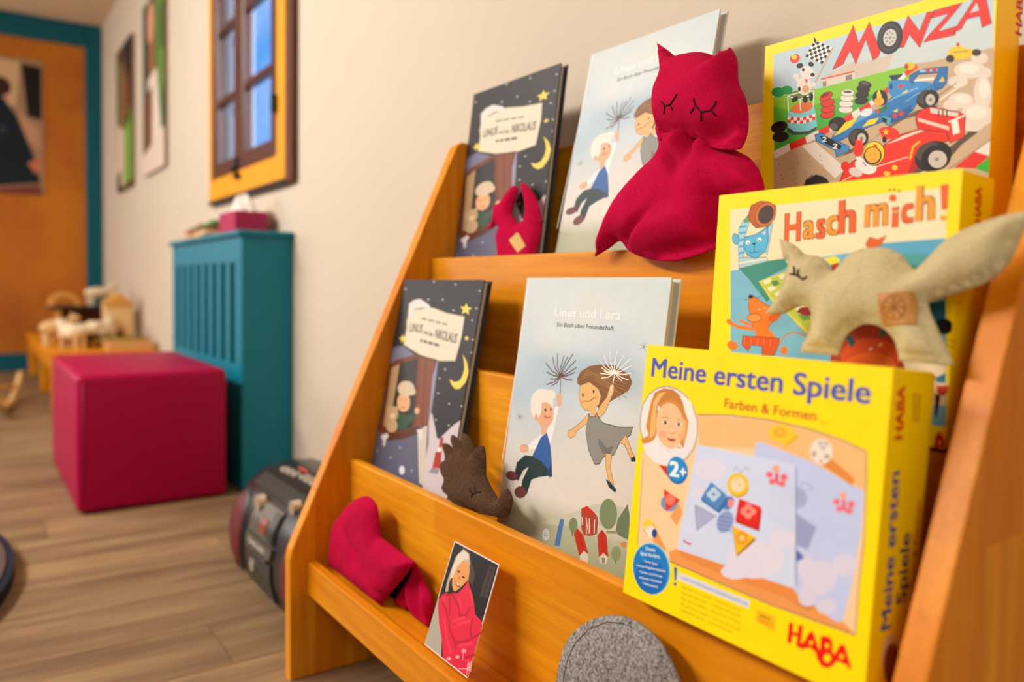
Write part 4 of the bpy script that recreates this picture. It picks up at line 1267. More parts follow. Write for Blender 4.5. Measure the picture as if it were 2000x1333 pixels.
,["L","3a2020",[5,1151,664,1145,674,1133,680,1115,682,1094,679,1071,671,1051,661,1034,648,1024,634,1022,622,1027,612,1039,606,1057,604,1078,607,1101,614,1121,625,1138,638,1148,651,1151,664]]
,["E","332c2c",[1103,604,61,24,-6,29]]
,["L","3a2020",[5,1163,628,1158,637,1146,642,1128,642,1108,637,1086,629,1067,618,1052,605,1043,592,1042,580,1047,572,1060,567,1077,567,1098,571,1119,580,1138,591,1153,604,1162,617,1163,628]]
,["E","2e2828",[224,941,94,6,8,50]]
,["L","3a2020",[5,318,946,315,963,301,977,278,986,248,991,216,989,184,981,157,968,138,952,130,935,132,918,146,904,169,895,199,891,232,893,263,900,290,913,309,929,318,946]]
,["E","2e2828",[203,840,93,-11,22,53]]
,["L","3a2020",[5,296,829,298,848,288,865,268,880,241,890,208,893,176,891,146,882,124,868,111,851,109,832,119,814,138,800,166,790,198,786,231,789,261,798,283,812,296,829]]
,["E","801c10",[704,622,39,-13,10,16]]
,["E","5a5850",[934,637,41,8,1,12]]
,["E","151212",[199,817,57,-8,10,23]]
,["E","605858",[1104,594,36,14,-2,12]]
,["P","2c2424",[513,1449,534,1395,599,1358,690,1368,761,1413,795,1463,773,1512,523,1503]]
,["L","8a8078",[8,558,1388,643,1356,721,1385]]
,["P","6a5a48",[879,1221,1022,1153,1188,1112,1346,1008,1574,921,1769,907,1722,947,1475,978,1242,1081,995,1202]]
,["E","28221f",[843,914,90,0,15,66]]
,["E","5a524c",[806,932,42,7,1,30]]
,["P","2c78ba",[775,1068,810,1010,925,927,1121,861,1285,845,1310,798,1374,760,1465,752,1577,725,1688,722,1798,769,1595,839,1548,916,1487,955,1332,1003,1284,966,1155,993,988,1036,814,1101]]
,["L","16406a",[6,775,1068,810,1010,925,927,1121,861,1285,845,1310,798,1374,760,1465,752,1577,725,1688,722,1798,769,1595,839,1548,916,1487,955,1332,1003,1284,966,1155,993,988,1036,814,1101,775,1068]]
,["P","5aa3d8",[810,1010,925,927,1121,861,1272,849,1151,899,926,967]]
,["P","1f5c9a",[1345,1001,1487,955,1548,916,1533,864,1420,907,1302,924]]
,["P","3a8cca",[1318,699,1322,623,1394,619,1650,690,1737,720,1591,758,1375,785]]
,["P","f0e8e0",[1536,649,1722,669,1723,691,1550,670]]
,["P","2a70b0",[1509,612,1565,589,1633,579,1827,605,1827,727,1798,769,1736,771,1718,704,1757,640,1585,616,1538,680,1512,662]]
,["L","16406a",[6,1509,612,1565,589,1633,579,1827,605,1827,727,1798,769,1736,771,1718,704,1757,640,1585,616,1538,680,1512,662,1509,612]]
,["P","8ed0e0",[1596,579,1743,599,1747,623,1597,601]]
,["P","d83020",[1646,585,1682,588,1684,615,1647,609]]
,["P","d83020",[1701,592,1737,596,1738,622,1702,616]]
,["P","e9c928",[1760,713,1794,678,1808,723]]
,["P","26384c",[1323,570,1399,579,1460,583,1401,624,1354,620]]
,["P","1e3a5a",[1336,651,1355,640,1364,695,1338,690]]
,["P","4aa8b0",[1268,919,1291,916,1363,945,1352,1006,1291,980]]
,["P","152028",[1275,926,1323,947,1321,985,1284,966]]
,["P","e8d428",[811,1023,924,914,1052,882,984,963,884,1003]]
,["P","e8d428",[1093,983,1152,928,1251,923,1209,973]]
,["P","e8d428",[1373,892,1418,875,1417,906]]
,["P","e8d428",[1445,748,1502,725,1490,757]]
,["P","dd3426",[1394,903,1403,924,1424,929,1409,940,1415,961,1396,947,1377,955,1382,936,1364,919,1386,921]]
,["P","dd3426",[1452,892,1461,913,1482,918,1466,929,1472,950,1453,936,1436,944,1440,924,1423,908,1444,910]]
,["P","dd3426",[1434,654,1444,675,1465,681,1449,691,1455,712,1436,698,1418,705,1422,686,1405,669,1427,671]]
,["L","9ccbe8",[7,1323,801,1414,767,1590,727]]
,["L","9ccbe8",[5,1481,830,1568,784,1690,759]]
,["P","3f8fcd",[612,980,686,968,735,1019,963,1132,982,1168,850,1221,829,1154,628,1037]]
,["L","16406a",[6,612,980,686,968,735,1019,963,1132,982,1168,850,1221,829,1154,628,1037,612,980]]
,["P","182024",[665,1002,735,1012,904,1124,876,1157,738,1087]]
,["T","f0ece4",[688,1056,737,1063,44],"2",0.03,1,0]
,["T","f0ece4",[801,1137,854,1144,46],"2",0.03,1,0]
,["P","c82a3a",[884,1152,889,1163,901,1165,892,1171,895,1182,885,1175,874,1180,877,1169,867,1161,879,1161]]
,["E","2a2422",[1061,1073,89,-17,35,84]]
,["L","0e0c0c",[6,1150,1056,1156,1086,1151,1114,1135,1137,1110,1153,1080,1159,1046,1154,1015,1140,989,1118,972,1091,965,1061,970,1033,986,1010,1011,994,1042,988,1075,993,1107,1007,1132,1029,1150,1056]]
,["E","4c423c",[1040,1060,67,-13,24,59]]
,["E","221c1a",[1092,1078,63,9,3,67]]
,["E","c4beb2",[1092,1083,42,6,2,47]]
,["E","8a8478",[1092,1083,17,2,1,16]]
,["E","2a2422",[1675,841,88,-16,29,76]]
,["L","0e0c0c",[6,1763,826,1768,853,1761,878,1744,899,1719,913,1689,919,1657,915,1627,902,1603,882,1587,857,1583,830,1589,804,1606,783,1631,769,1662,764,1694,768,1724,780,1748,801,1763,826]]
,["E","4c423c",[1658,828,66,-12,21,53]]
,["E","221c1a",[1697,845,58,11,3,66]]
,["E","c4beb2",[1698,850,39,7,2,47]]
,["E","8a8478",[1698,850,16,3,1,16]]
,["E","26262c",[1251,752,70,13,3,72]]
,["P","e8cf2c",[1218,705,1237,672,1267,740,1227,771]]
,["E","f0ab34",[1244,780,43,-7,16,39]]
,["E","ece8e8",[1128,856,57,-10,14,34]]
,["P","2a7a4a",[1211,857,1311,824,1326,858,1260,885]]
,["E","c0502a",[1232,868,22,4,1,16]]
,["P","5a4a3a",[1521,1445,1618,1358,1890,1260,2023,1162,2090,1178,1971,1260,1883,1354,1622,1456]]
,["P","e5321c",[890,1449,943,1329,1027,1272,1196,1280,1300,1179,1416,1107,1704,1071,1884,1117,1876,1211,1711,1248,1590,1293,1534,1447,1327,1468,952,1516,893,1510]]
,["L","7a140c",[7,890,1449,943,1329,1027,1272,1196,1280,1300,1179,1416,1107,1704,1071,1884,1117,1876,1211,1711,1248,1590,1293,1534,1447,1327,1468,952,1516,893,1510,890,1449]]
,["P","b5200f",[1534,1447,1590,1293,1711,1248,1644,1385,1559,1449]]
,["P","f4d8c8",[1326,1170,1481,1116,1704,1074,1693,1093,1431,1153]]
,["P","dd2a18",[1579,959,1611,927,1684,910,1721,916,1936,996,1986,1028,1982,1205,1877,1233,1838,1140,1606,1084,1581,1008]]
,["L","7a140c",[7,1579,959,1611,927,1684,910,1721,916,1936,996,1986,1028,1982,1205,1877,1233,1838,1140,1606,1084,1581,1008,1579,959]]
,["P","d9cbb9",[1599,984,1862,1100,1861,1129,1603,1014]]
,["P","d8d0c2",[1697,916,1934,1001,1926,1030,1705,962]]
,["L","2a2422",[11,1771,949,1773,1004]]
,["L","2a2422",[11,1804,955,1807,1009]]
,["L","2a2422",[11,1837,961,1840,1015]]
,["P","e8402c",[1860,1056,1981,1029,1980,1205,1875,1230]]
,["T","f3ece0",[1898,1173,1949,1163,119],"1",0.05,1,0]
,["L","f0e6dc",[14,1854,1062,1986,1028]]
,["E","e5321c",[1348,1065,92,29,-6,42]]
,["P","e5321c",[1253,1031,1319,1014,1427,1071,1417,1126,1298,1127]]
,["P","ecc62c",[1317,1027,1327,1050,1351,1055,1334,1067,1340,1090,1319,1075,1299,1084,1304,1063,1285,1045,1309,1047]]
,["E","2a1010",[1308,1126,19,3,1,28]]
,["L","f0b428",[19,1625,1185,1568,1222,1544,1330]]
,["L","f4c8b0",[10,919,1446,1089,1385,1528,1303]]
,["E","f0c428",[1415,1383,26,3,1,23]]
,["E","f0c428",[1345,1426,32,4,1,20]]
,["E","2a2422",[1739,1327,139,-39,50,118]]
,["L","0e0c0c",[8,1878,1287,1887,1330,1878,1372,1852,1409,1813,1436,1764,1449,1713,1448,1665,1432,1626,1404,1600,1366,1591,1323,1600,1281,1626,1244,1666,1217,1714,1204,1765,1205,1813,1221,1853,1249,1878,1287]]
,["E","50443c",[1695,1282,97,-33,34,70]]
,["E","1e1918",[1766,1342,114,-28,40,102]]
,["E","c4bcae",[1779,1356,76,9,3,73]]
,["E","8a8478",[1774,1355,17,2,1,17]]
,["E","ece4dc",[1143,1339,103,46,-21,59]]
,["E","d8d0ca",[1047,1380,65,29,-13,36]]
,["E","dd2c1c",[943,1315,44,5,2,45]]
,["E","f2d322",[1214,1234,100,29,-15,102]]
,["L","3a2c10",[6,1314,1263,1303,1296,1281,1322,1252,1337,1217,1340,1182,1329,1152,1308,1128,1277,1115,1241,1114,1204,1126,1171,1147,1145,1177,1131,1212,1128,1246,1138,1277,1160,1301,1191,1313,1226,1314,1263]]
,["E","241c18",[1206,1251,84,25,-11,77]]
,["E","f3ab34",[1205,1248,71,21,-10,67]]
,["E","c83a1e",[1225,1171,19,3,1,16]]
,["L","3a2418",[4,1173,1239,1191,1241]]
,["L","3a2418",[4,1222,1242,1238,1242]]
,["L","a0402a",[4,1189,1286,1224,1286]]
,["E","e0301c",[1065,1175,48,13,-8,72]]
,["E","e0301c",[1051,1111,17,0,6,29]]
,["E","e0301c",[1085,1116,17,5,-3,28]]
,["P","ece4dc",[1043,1242,1090,1241,1136,1325,1073,1344]]
,["L","3a5a9a",[8,1113,1296,1150,1340]]
,["P","e8281a",[769,399,963,38,1024,221,1119,53,1232,336,1220,378,1172,402,1091,196,1004,396,940,260,877,372]]
,["L","701410",[6,769,399,963,38,1024,221,1119,53,1232,336,1220,378,1172,402,1091,196,1004,396,940,260,877,372,769,399]]
,["P","e8281a",[1368,343,1396,312,1473,92,1579,252,1637,109,1693,116,1587,389,1493,255,1447,352]]
,["L","701410",[6,1368,343,1396,312,1473,92,1579,252,1637,109,1693,116,1587,389,1493,255,1447,352,1368,343]]
,["P","e8281a",[1676,168,1700,111,1923,109,1894,144,1736,296,1888,290,1876,356,1623,353,1646,318,1819,167]]
,["L","701410",[6,1676,168,1700,111,1923,109,1894,144,1736,296,1888,290,1876,356,1623,353,1646,318,1819,167,1676,168]]
,["P","e8281a",[1856,335,2011,113,2042,53,2088,57,2154,337,2085,350,2064,253,1961,253,1924,323]]
,["L","701410",[6,1856,335,2011,113,2042,53,2088,57,2154,337,2085,350,2064,253,1961,253,1924,323,1856,335]]
,["P","c3d2d8",[1987,209,2035,141,2055,209]]
,["E","242424",[1318,240,112,54,-31,133]]
,["L","101010",[6,1429,293,1412,336,1383,366,1347,382,1307,380,1268,361,1235,328,1212,284,1202,234,1206,186,1223,144,1252,113,1288,98,1328,99,1367,118,1400,151,1423,195,1433,245,1429,293]]
,["E","3e3e3c",[1308,237,96,47,-27,117]]
,["E","2a2a2a",[1318,240,78,38,-21,91]]
,["E","c8c8c2",[1318,240,59,28,-16,70]]
,["E","6a6a68",[1352,248,0,5,-12,-3]]
,["E","6a6a68",[1344,278,-4,3,-9,-10]]
,["E","6a6a68",[1320,286,-5,-1,-1,-12]]
,["E","6a6a68",[1294,266,-4,-5,8,-6]]
,["E","6a6a68",[1282,231,0,-5,12,3]]
,["E","6a6a68",[1291,201,4,-3,9,10]]
,["E","6a6a68",[1315,193,5,1,1,12]]
,["E","6a6a68",[1341,213,4,5,-8,6]]
,["E","8a8a86",[1318,240,12,3,1,14]]],"race_side":[["T","c01818",[445,351,440,-37,115],"HABA",0.035,0,0]]}''')
DIM = json.loads(r'''{"night":[-1.11221,-0.20919,0.58723,0.19102,0.23048,0.3021],"sky":[-0.77482,-0.21631,0.58963,0.13932,0.23646,0.30875],"card":[-0.7745,-0.31463,0.2876,0.34513,0.09184,0.11707],"shapes":[-0.49256,-0.29136,0.53096,0.11466,0.21877,0.21137],"chase":[-0.48697,-0.21061,0.66357,0.07,0.2124,0.19237],"race":[-0.52171,-0.10611,0.82374,0.03,0.21839,0.22325]}''')
TOY = json.loads(r'''{"cat_body":{"o":[-0.5858,-0.11276,0.8555,0.27],"p":[-524,1082,-513,1055,-471,1006,-388,984,-347,988,-297,995,-241,1006,-180,1020,-116,1037,-52,1055,10,1075,69,1096,123,1118,179,1146,234,1179,287,1215,338,1252,387,1289,433,1324,476,1356,516,1382,581,1420,634,1446,678,1466,720,1487,773,1514,818,1538,863,1570,901,1604,939,1642,975,1683,1007,1723,1042,1777,1070,1830,1091,1875,1101,1931,1100,1957,1082,1956,1033,1954,963,1950,880,1946,793,1941,710,1937,639,1933,591,1931,573,1930,569,1951,579,2037,589,2080,603,2139,620,2207,638,2278,655,2345,669,2401,679,2439,683,2454,663,2460,614,2476,549,2495,484,2513,432,2525,374,2539,314,2552,254,2563,197,2570,142,2574,90,2575,37,2574,-14,2571,-66,2567,-119,2561,-172,2554,-224,2544,-275,2534,-324,2523,-382,2507,-438,2491,-490,2472,-538,2451,-580,2426,-619,2396,-654,2367,-686,2346,-737,2328,-782,2331,-821,2354,-877,2392,-920,2413,-979,2439,-1037,2464,-1083,2483,-1101,2491,-1099,2471,-1094,2420,-1085,2350,-1073,2275,-1059,2207,-1046,2156,-1031,2103,-1014,2049,-994,1995,-972,1942,-946,1892,-914,1842,-878,1793,-838,1744,-798,1698,-758,1655,-722,1617,-671,1571,-624,1535,-578,1502,-535,1469,-490,1436,-443,1407,-406,1374,-390,1332,-403,1281,-437,1216,-477,1151,-510,1102],"l":{"fold":[[-375,1310,66,1527,-322,1359,115,1573,-270,1408,163,1618,-206,1446,222,1653,-143,1483,281,1688]]}},"cat_head":{"o":[-0.5703,-0.13176,0.8555,0.27],"p":[-772,26,-752,40,-703,74,-642,115,-587,154,-539,190,-490,228,-442,263,-397,286,-347,293,-302,284,-250,280,-201,287,-146,298,-90,311,-37,327,15,347,65,371,112,395,152,416,215,457,243,479,243,460,256,426,302,390,337,368,351,384,385,425,426,478,459,532,476,577,489,627,502,679,515,731,533,777,561,828,595,873,629,918,659,964,684,1015,707,1068,728,1121,744,1170,759,1231,768,1289,772,1341,770,1388,763,1430,752,1462,734,1488,700,1496,659,1495,606,1489,546,1478,495,1466,437,1451,378,1432,323,1411,271,1385,221,1354,174,1323,132,1299,88,1281,51,1272,11,1263,-36,1252,-86,1241,-141,1227,-197,1210,-261,1188,-315,1169,-337,1161,-362,1204,-386,1247,-399,1231,-428,1192,-459,1142,-480,1098,-503,1048,-525,994,-545,937,-559,889,-574,837,-586,784,-596,733,-601,686,-596,635,-583,590,-571,546,-569,499,-579,449,-596,397,-619,344,-644,286,-670,229,-704,161,-737,95,-762,46],"l":{"eye":[[-22,838,396,1094,-1,882,416,1134,21,926,436,1175,74,970,485,1216,127,1014,534,1256,182,1018,586,1261,238,1023,637,1265,262,1000,660,1244,287,978,683,1223,291,954,686,1201,294,930,689,1179],[12,947,428,1195,-6,976,411,1221,-24,1004,395,1247],[128,1018,535,1260,141,1069,547,1307,154,1119,559,1354],[267,1033,664,1274,305,1066,700,1304,344,1098,735,1334]],"eye2":[[-499,778,-46,1038,-462,812,-12,1069,-425,845,22,1100,-388,844,57,1099,-350,843,92,1098,-322,807,118,1065,-295,772,143,1032,-287,756,150,1017,-280,740,157,1002],[-423,853,24,1107,-419,895,28,1146,-415,937,32,1185],[-347,855,95,1109,-319,887,121,1138,-291,918,147,1167]]}},"fox":{"o":[-0.3156,-0.22391,0.656,0.23],"p":[-893,372,-868,379,-817,395,-771,413,-730,437,-696,461,-667,487,-634,509,-578,514,-521,521,-478,542,-443,570,-417,604,-398,634,-382,650,-353,635,-318,597,-293,560,-265,525,-227,501,-182,484,-128,474,-72,470,-15,471,39,479,86,498,128,523,164,558,196,594,225,622,248,640,269,629,297,596,334,551,362,516,393,477,426,442,462,415,500,392,541,371,587,350,635,331,683,314,732,300,781,289,822,281,875,276,900,276,903,301,904,349,895,396,880,451,869,495,857,542,841,584,813,635,778,677,739,711,690,740,648,758,600,776,548,795,498,814,438,837,389,856,369,864,377,887,395,929,416,967,444,1014,470,1057,499,1105,526,1150,562,1206,586,1251,589,1272,577,1272,549,1272,508,1272,455,1272,393,1272,346,1272,297,1272,259,1272,240,1272,232,1237,212,1188,188,1139,157,1104,121,1075,78,1051,31,1034,-17,1027,-66,1033,-114,1056,-156,1091,-186,1128,-205,1177,-213,1235,-216,1272,-243,1272,-300,1272,-360,1272,-427,1272,-498,1272,-530,1272,-522,1210,-501,1164,-482,1121,-477,1064,-482,1009,-495,966,-516,935,-543,917,-577,912,-616,918,-659,933,-702,958,-753,981,-800,987,-851,988,-888,986,-904,982,-895,967,-867,929,-833,879,-818,843,-805,802,-795,761,-786,716,-780,669,-775,630,-769,590,-773,564,-796,550,-823,537,-837,508,-851,470,-876,410],"l":{"eye":[[-742,663,-441,764,-710,666,-412,767,-679,670,-383,770,-663,679,-368,779,-646,689,-353,788,-630,699,-338,797,-614,708,-323,806,-601,694,-311,793,-588,680,-299,780],[-721,604,-421,710,-712,621,-413,725,-703,637,-405,740,-707,653,-409,755,-711,669,-413,770],[-670,624,-375,728,-672,640,-377,743,-674,657,-379,758,-664,673,-369,773,-654,689,-360,788]],"patch":[[19,808,261,898,265,790,488,881,316,1020,535,1094,104,1048,340,1119]],"ring":[[226,906,453,989,226,923,452,1004,225,939,451,1019,218,954,445,1032,212,968,439,1045,200,977,428,1054,188,987,417,1063,173,990,403,1066,158,994,389,1069,141,991,374,1066,125,988,359,1064,111,978,346,1055,96,969,332,1046,85,954,322,1033,75,940,312,1020,70,923,308,1004,65,906,303,989,66,890,305,973,68,873,306,958,76,859,313,945,83,845,321,932,96,837,333,924,109,828,344,916,125,826,359,914,141,824,373,912,157,828,388,916,173,833,403,921,187,843,416,930,201,854,429,940,210,868,438,953,220,883,446,967,223,900,450,982,227,916,453,998],[86,859,323,945,147,909,379,991,206,958,434,1036],[108,956,343,1034,146,906,379,988,185,857,414,943],[135,835,368,923,147,909,379,991,158,983,390,1059],[71,911,309,993,147,909,379,991,221,907,447,989]]}},"dino":{"o":[-0.7877,-0.26666,0.409,0.26],"p":[-825,306,-801,302,-755,299,-708,306,-655,319,-607,334,-557,353,-534,361,-569,334,-625,286,-671,231,-697,196,-686,184,-657,173,-610,183,-555,201,-500,223,-447,246,-396,267,-368,278,-373,248,-390,200,-432,156,-463,131,-451,122,-418,114,-380,118,-333,126,-288,138,-249,155,-213,176,-178,200,-140,234,-104,272,-87,290,-83,268,-65,233,-29,206,13,189,48,193,80,216,104,246,127,284,149,324,168,368,186,414,201,451,208,479,220,498,258,530,309,565,346,587,387,610,427,631,468,653,508,674,540,689,564,697,578,692,595,675,612,648,626,610,642,576,661,561,685,558,721,565,759,582,793,612,820,649,832,695,834,742,827,783,808,820,772,847,727,868,676,881,620,890,580,896,538,900,492,905,440,911,385,916,331,920,283,918,236,915,187,912,131,913,72,916,13,920,-44,927,-101,937,-160,943,-209,945,-261,946,-310,945,-349,943,-386,935,-411,922,-453,902,-499,884,-546,878,-586,872,-606,856,-613,832,-600,783,-587,749,-611,736,-660,707,-702,677,-734,641,-754,605,-770,561,-776,535,-761,526,-731,513,-692,502,-666,496,-682,477,-718,441,-755,414,-799,385,-829,359,-834,324],"l":{"eye":[[-52,710,543,629,-26,724,567,641,0,738,591,654,29,749,618,664,58,759,645,674,84,743,668,659,109,727,692,644,151,713,731,631,193,700,769,618],[60,669,647,590,67,684,653,605,74,700,659,619,88,714,672,632,102,728,685,645],[49,757,636,672,45,775,632,688,40,793,628,705]]}},"red_fox":{"o":[-0.9363,-0.12226,0.694,0.17],"p":[-79,-305,-38,-290,-6,-261,-7,-207,-22,-146,-38,-92,-57,-40,-79,15,-91,66,-74,105,-40,141,-11,169,24,196,57,219,101,244,142,256,180,252,213,238,246,224,270,198,274,164,271,120,261,74,243,24,219,-30,191,-82,160,-132,125,-181,95,-225,58,-287,40,-320,64,-328,113,-330,149,-315,191,-292,234,-265,281,-234,331,-199,377,-163,418,-127,456,-89,492,-48,521,-13,549,24,576,62,599,99,626,143,648,185,667,232,685,288,700,348,709,405,710,456,704,505,696,548,681,599,665,649,663,691,662,737,642,784,616,816,582,851,542,885,498,915,450,935,398,946,340,951,279,949,215,943,151,932,102,921,48,906,-7,888,-62,868,-113,848,-158,829,-194,811,-239,776,-255,741,-272,701,-292,662,-313,618,-332,574,-349,534,-369,490,-384,451,-390,413,-379,365,-359,317,-349,295,-386,270,-444,244,-480,261,-516,286,-562,299,-611,304,-672,294,-710,285,-677,274,-625,252,-586,227,-558,190,-556,155,-562,112,-567,68,-565,16,-562,-38,-561,-62,-536,-63,-482,-67,-434,-80,-402,-106,-374,-140,-345,-174,-312,-207,-276,-239,-241,-266,-189,-292,-142,-306,-109,-311],"l":{"patch":[[162,390,753,507,408,597,983,701,239,688,825,786,-23,493,580,603]],"tag":[[678,250,1236,376,723,261,1278,387,726,274,1281,399,684,271,1241,396]]}},"hat_crown":{"o":[-0.98,-0.32366,0.2855,0.05],"p":[-1279,1205,-1276,1154,-1273,1102,-1269,1050,-1265,998,-1259,946,-1251,896,-1241,837,-1231,779,-1218,722,-1200,666,-1174,612,-1146,568,-1113,526,-1076,485,-1034,444,-989,403,-938,361,-897,328,-851,294,-802,258,-751,223,-699,189,-647,156,-595,126,-546,98,-489,70,-432,43,-375,19,-318,-3,-263,-21,-211,-36,-162,-47,-98,-53,-38,-52,18,-44,67,-33,109,-20,157,3,186,34,214,83,232,129,250,187,267,248,284,304,300,345,318,381,377,388,415,391,462,395,517,398,576,401,637,403,696,406,751,408,798,411,862,414,918,418,968,421,1016,423,1063,425,1132,426,1205,427,1262,427,1285,427,1273,441,1239,478,1193,530,1140,587,1087,640,1049,676,1007,716,962,757,916,799,871,839,828,878,788,913,738,958,690,999,646,1037,605,1072,569,1107,529,1149,494,1187,466,1223,444,1246,422,1246,399,1246,363,1246,283,1246,242,1246,193,1246,138,1246,78,1246,15,1246,-51,1246,-118,1246,-185,1246,-251,1246,-305,1246,-362,1246,-421,1246,-482,1246,-542,1246,-603,1246,-663,1246,-721,1246,-777,1246,-829,1246,-878,1246,-955,1246,-1034,1246,-1111,1246,-1179,1246,-1235,1246,-1272,1246,-1285,1246],"l":{"eye":[[-739,730,170,433,-676,726,228,429,-613,721,285,425,-601,735,297,437,-589,749,308,450]],"eye2":[[316,1096,1134,767,387,1077,1199,750,457,1059,1263,733]]}},"hat_brim":{"o":[-0.8935,-0.30608,0.2855,0.03],"p":[77,567,107,572,175,601,209,624,249,654,292,688,335,721,374,749,419,775,463,796,502,817,532,844,559,892,572,948,573,1006,566,1050,551,1097,531,1144,511,1188,491,1233,469,1245,445,1245,416,1245,367,1245,312,1245,262,1245,219,1245,180,1245,145,1245,113,1245,85,1213,56,1184,7,1165,-43,1172,-74,1199,-105,1239,-135,1245,-162,1245,-189,1245,-228,1245,-273,1245,-327,1245,-383,1245,-432,1245,-494,1245,-550,1245,-573,1245,-545,1245,-515,1245,-479,1245,-452,1245,-420,1230,-385,1190,-348,1149,-310,1106,-270,1062,-234,1023,-193,982,-151,939,-109,896,-70,854,-35,814,-6,777,31,710,57,641,72,588],"l":{}},"hat_gap_shade":{"o":[-0.9414,-0.30229,0.2855,0.02],"p":[491,612,512,636,545,694,548,763,527,800,495,840,455,884,411,929,369,973,331,1017,297,1059,263,1103,230,1146,198,1188,168,1229,140,1245,117,1245,102,1245,87,1245,60,1245,12,1245,-34,1245,-95,1245,-166,1245,-242,1245,-317,1245,-385,1245,-441,1245,-479,1245,-493,1245,-515,1245,-548,1245,-517,1245,-485,1245,-446,1245,-402,1245,-355,1245,-307,1245,-261,1245,-217,1227,-175,1191,-131,1153,-87,1115,-43,1076,0,1037,43,999,84,962,122,927,171,880,219,833,265,787,308,744,346,707,380,676,436,636,476,617],"l":{}},"grey":{"o":[-0.4937,-0.31606,0.295,0.1],"p":[-767,955,-776,907,-772,863,-765,813,-762,768,-758,718,-752,667,-741,614,-727,561,-710,505,-689,450,-659,395,-629,352,-594,309,-555,267,-513,226,-469,187,-430,157,-388,127,-345,98,-301,72,-256,47,-213,25,-163,2,-113,-17,-63,-34,-13,-47,37,-57,87,-64,137,-68,187,-68,236,-65,283,-59,339,-47,394,-30,447,-9,495,16,539,45,580,79,617,115,649,149,683,186,708,223,729,274,743,317,757,366,769,419,776,474,775,529,770,575,762,622,750,670,733,718,708,766,674,812,643,847,606,882,565,918,519,953,471,986,419,1019,364,1049,307,1076,258,1096,205,1116,148,1136,89,1154,29,1171,-31,1186,-90,1200,-148,1210,-202,1219,-253,1224,-322,1225,-390,1220,-455,1211,-517,1197,-572,1181,-622,1163,-663,1144,-713,1103,-741,1053,-756,1002],"l":{"seam":[[-679,777,-214,516,-663,677,-200,424,-648,578,-185,333,-599,477,-141,241,-551,378,-96,150,-472,292,-24,70,-395,206,46,-8,-283,135,149,-73,-175,65,249,-138,-79,36,336,-164,14,7,421,-191,76,2,479,-195,138,-3,535,-200]]}}}''')

def face_matrix(x0, yt, zt, k):
    q = math.sqrt(1 + k * k)
    up = Vector((0, k / q, 1 / q)); out = Vector((0, -1 / q, k / q))
    return Matrix(((1, up.x, out.x, x0), (0, up.y, out.y, yt), (0, up.z, out.z, zt), (0, 0, 0, 1)))

def is_txt(it): return it[0] == 'T'
TXT = {'night': 'title_lettering', 'sky': 'title_lettering'}
def art_on(parent, key, pic, local=None, scale=1.0):
    """the printed picture as one part, every line of lettering as a part of its own"""
    w, h = (DIM[key][4], DIM[key][5]) if key in DIM else (1, 1)
    its = ART[key]; lv = levels(its, w, h)
    top = max(lv) + 1
    groups = ([(pic, [i for i, t in enumerate(its) if not is_txt(t)])] if pic != 'side_print' else [(pic, [i]) for i, t in enumerate(its) if not is_txt(t)]) + [('lettering', [i]) for i, t in enumerate(its) if is_txt(t)]
    for nme, ix in groups:
        if not ix: continue
        l = [lv[i] for i in ix]
        if nme == 'lettering' and its[ix[0]][1] != '7a3a18': l = [top + 1]
        elif nme == 'lettering': l = [top]
        o = link_obj(nme, art_mesh(nme, [its[i] for i in ix], w, h, scale, l), parent)
        if local is not None: o.matrix_local = local

PAGE = plain('page_edges', 'd8cbb8', .8, .2, .1, 60)
def book(loc, key, h, cover_col, spine_col, label, scale=1.0, thick=.011):
    x0, yt, zt, k = loc
    w = DIM[key][4] * scale
    cov = plain('book_board_' + cover_col, cover_col, .4, .4, .03)
    r = empty('picture_book', (0, 0, 0), label, 'book')
    r.matrix_world = face_matrix(x0, yt, zt, k)
    bm = bmesh.new(); box_bm(bm, (0, -h, -.0022), (w, 0, 0), .0006); bm_obj('front_cover', bm, cov, r)
    bm = bmesh.new(); box_bm(bm, (0, -h, -thick), (w + .004, 0, -thick + .0022), .0006); bm_obj('back_cover', bm, cov, r)
    bm = bmesh.new(); box_bm(bm, (.002, -h + .003, -thick + .0023), (w - .004, -.003, -.0023), 0); bm_obj('pages', bm, PAGE, r)
    bm = bmesh.new(); box_bm(bm, (-.0006, -h, -thick), (.0018, 0, 0), .0004); bm_obj('spine', bm, cov, r)
    art_on(r, key, 'cover_picture', None, scale)
    return r

YB = plain('yellow_box_card', 'ffde00', .38, .25, .02, 5)
YBS = plain('box_tray_card', 'f0d000', .5, .3, .03, 5)
def game_box(key, depth, label):
    x0, yt, zt, k, w, h = DIM[key]
    r = empty('game_box', (0, 0, 0), label, 'box'); r.matrix_world = face_matrix(x0, yt, zt, k)
    bm = bmesh.new(); box_bm(bm, (0, -h, -depth * .93), (w, 0, 0), .0016, 2); bm_obj('lid', bm, YB, r)
    bm = bmesh.new(); box_bm(bm, (.0012, -h + .0012, -depth), (w - .0012, -.0012, -depth * .932), .0006); bm_obj('tray', bm, YBS, r)
    art_on(r, key, 'box_picture')
    sk = key + '_side'
    if sk in ART: art_on(r, sk, 'side_print', Matrix(((0, 0, 1, w), (0, 1, 0, 0), (-1, 0, 0, 0), (0, 0, 0, 1))))
    return r

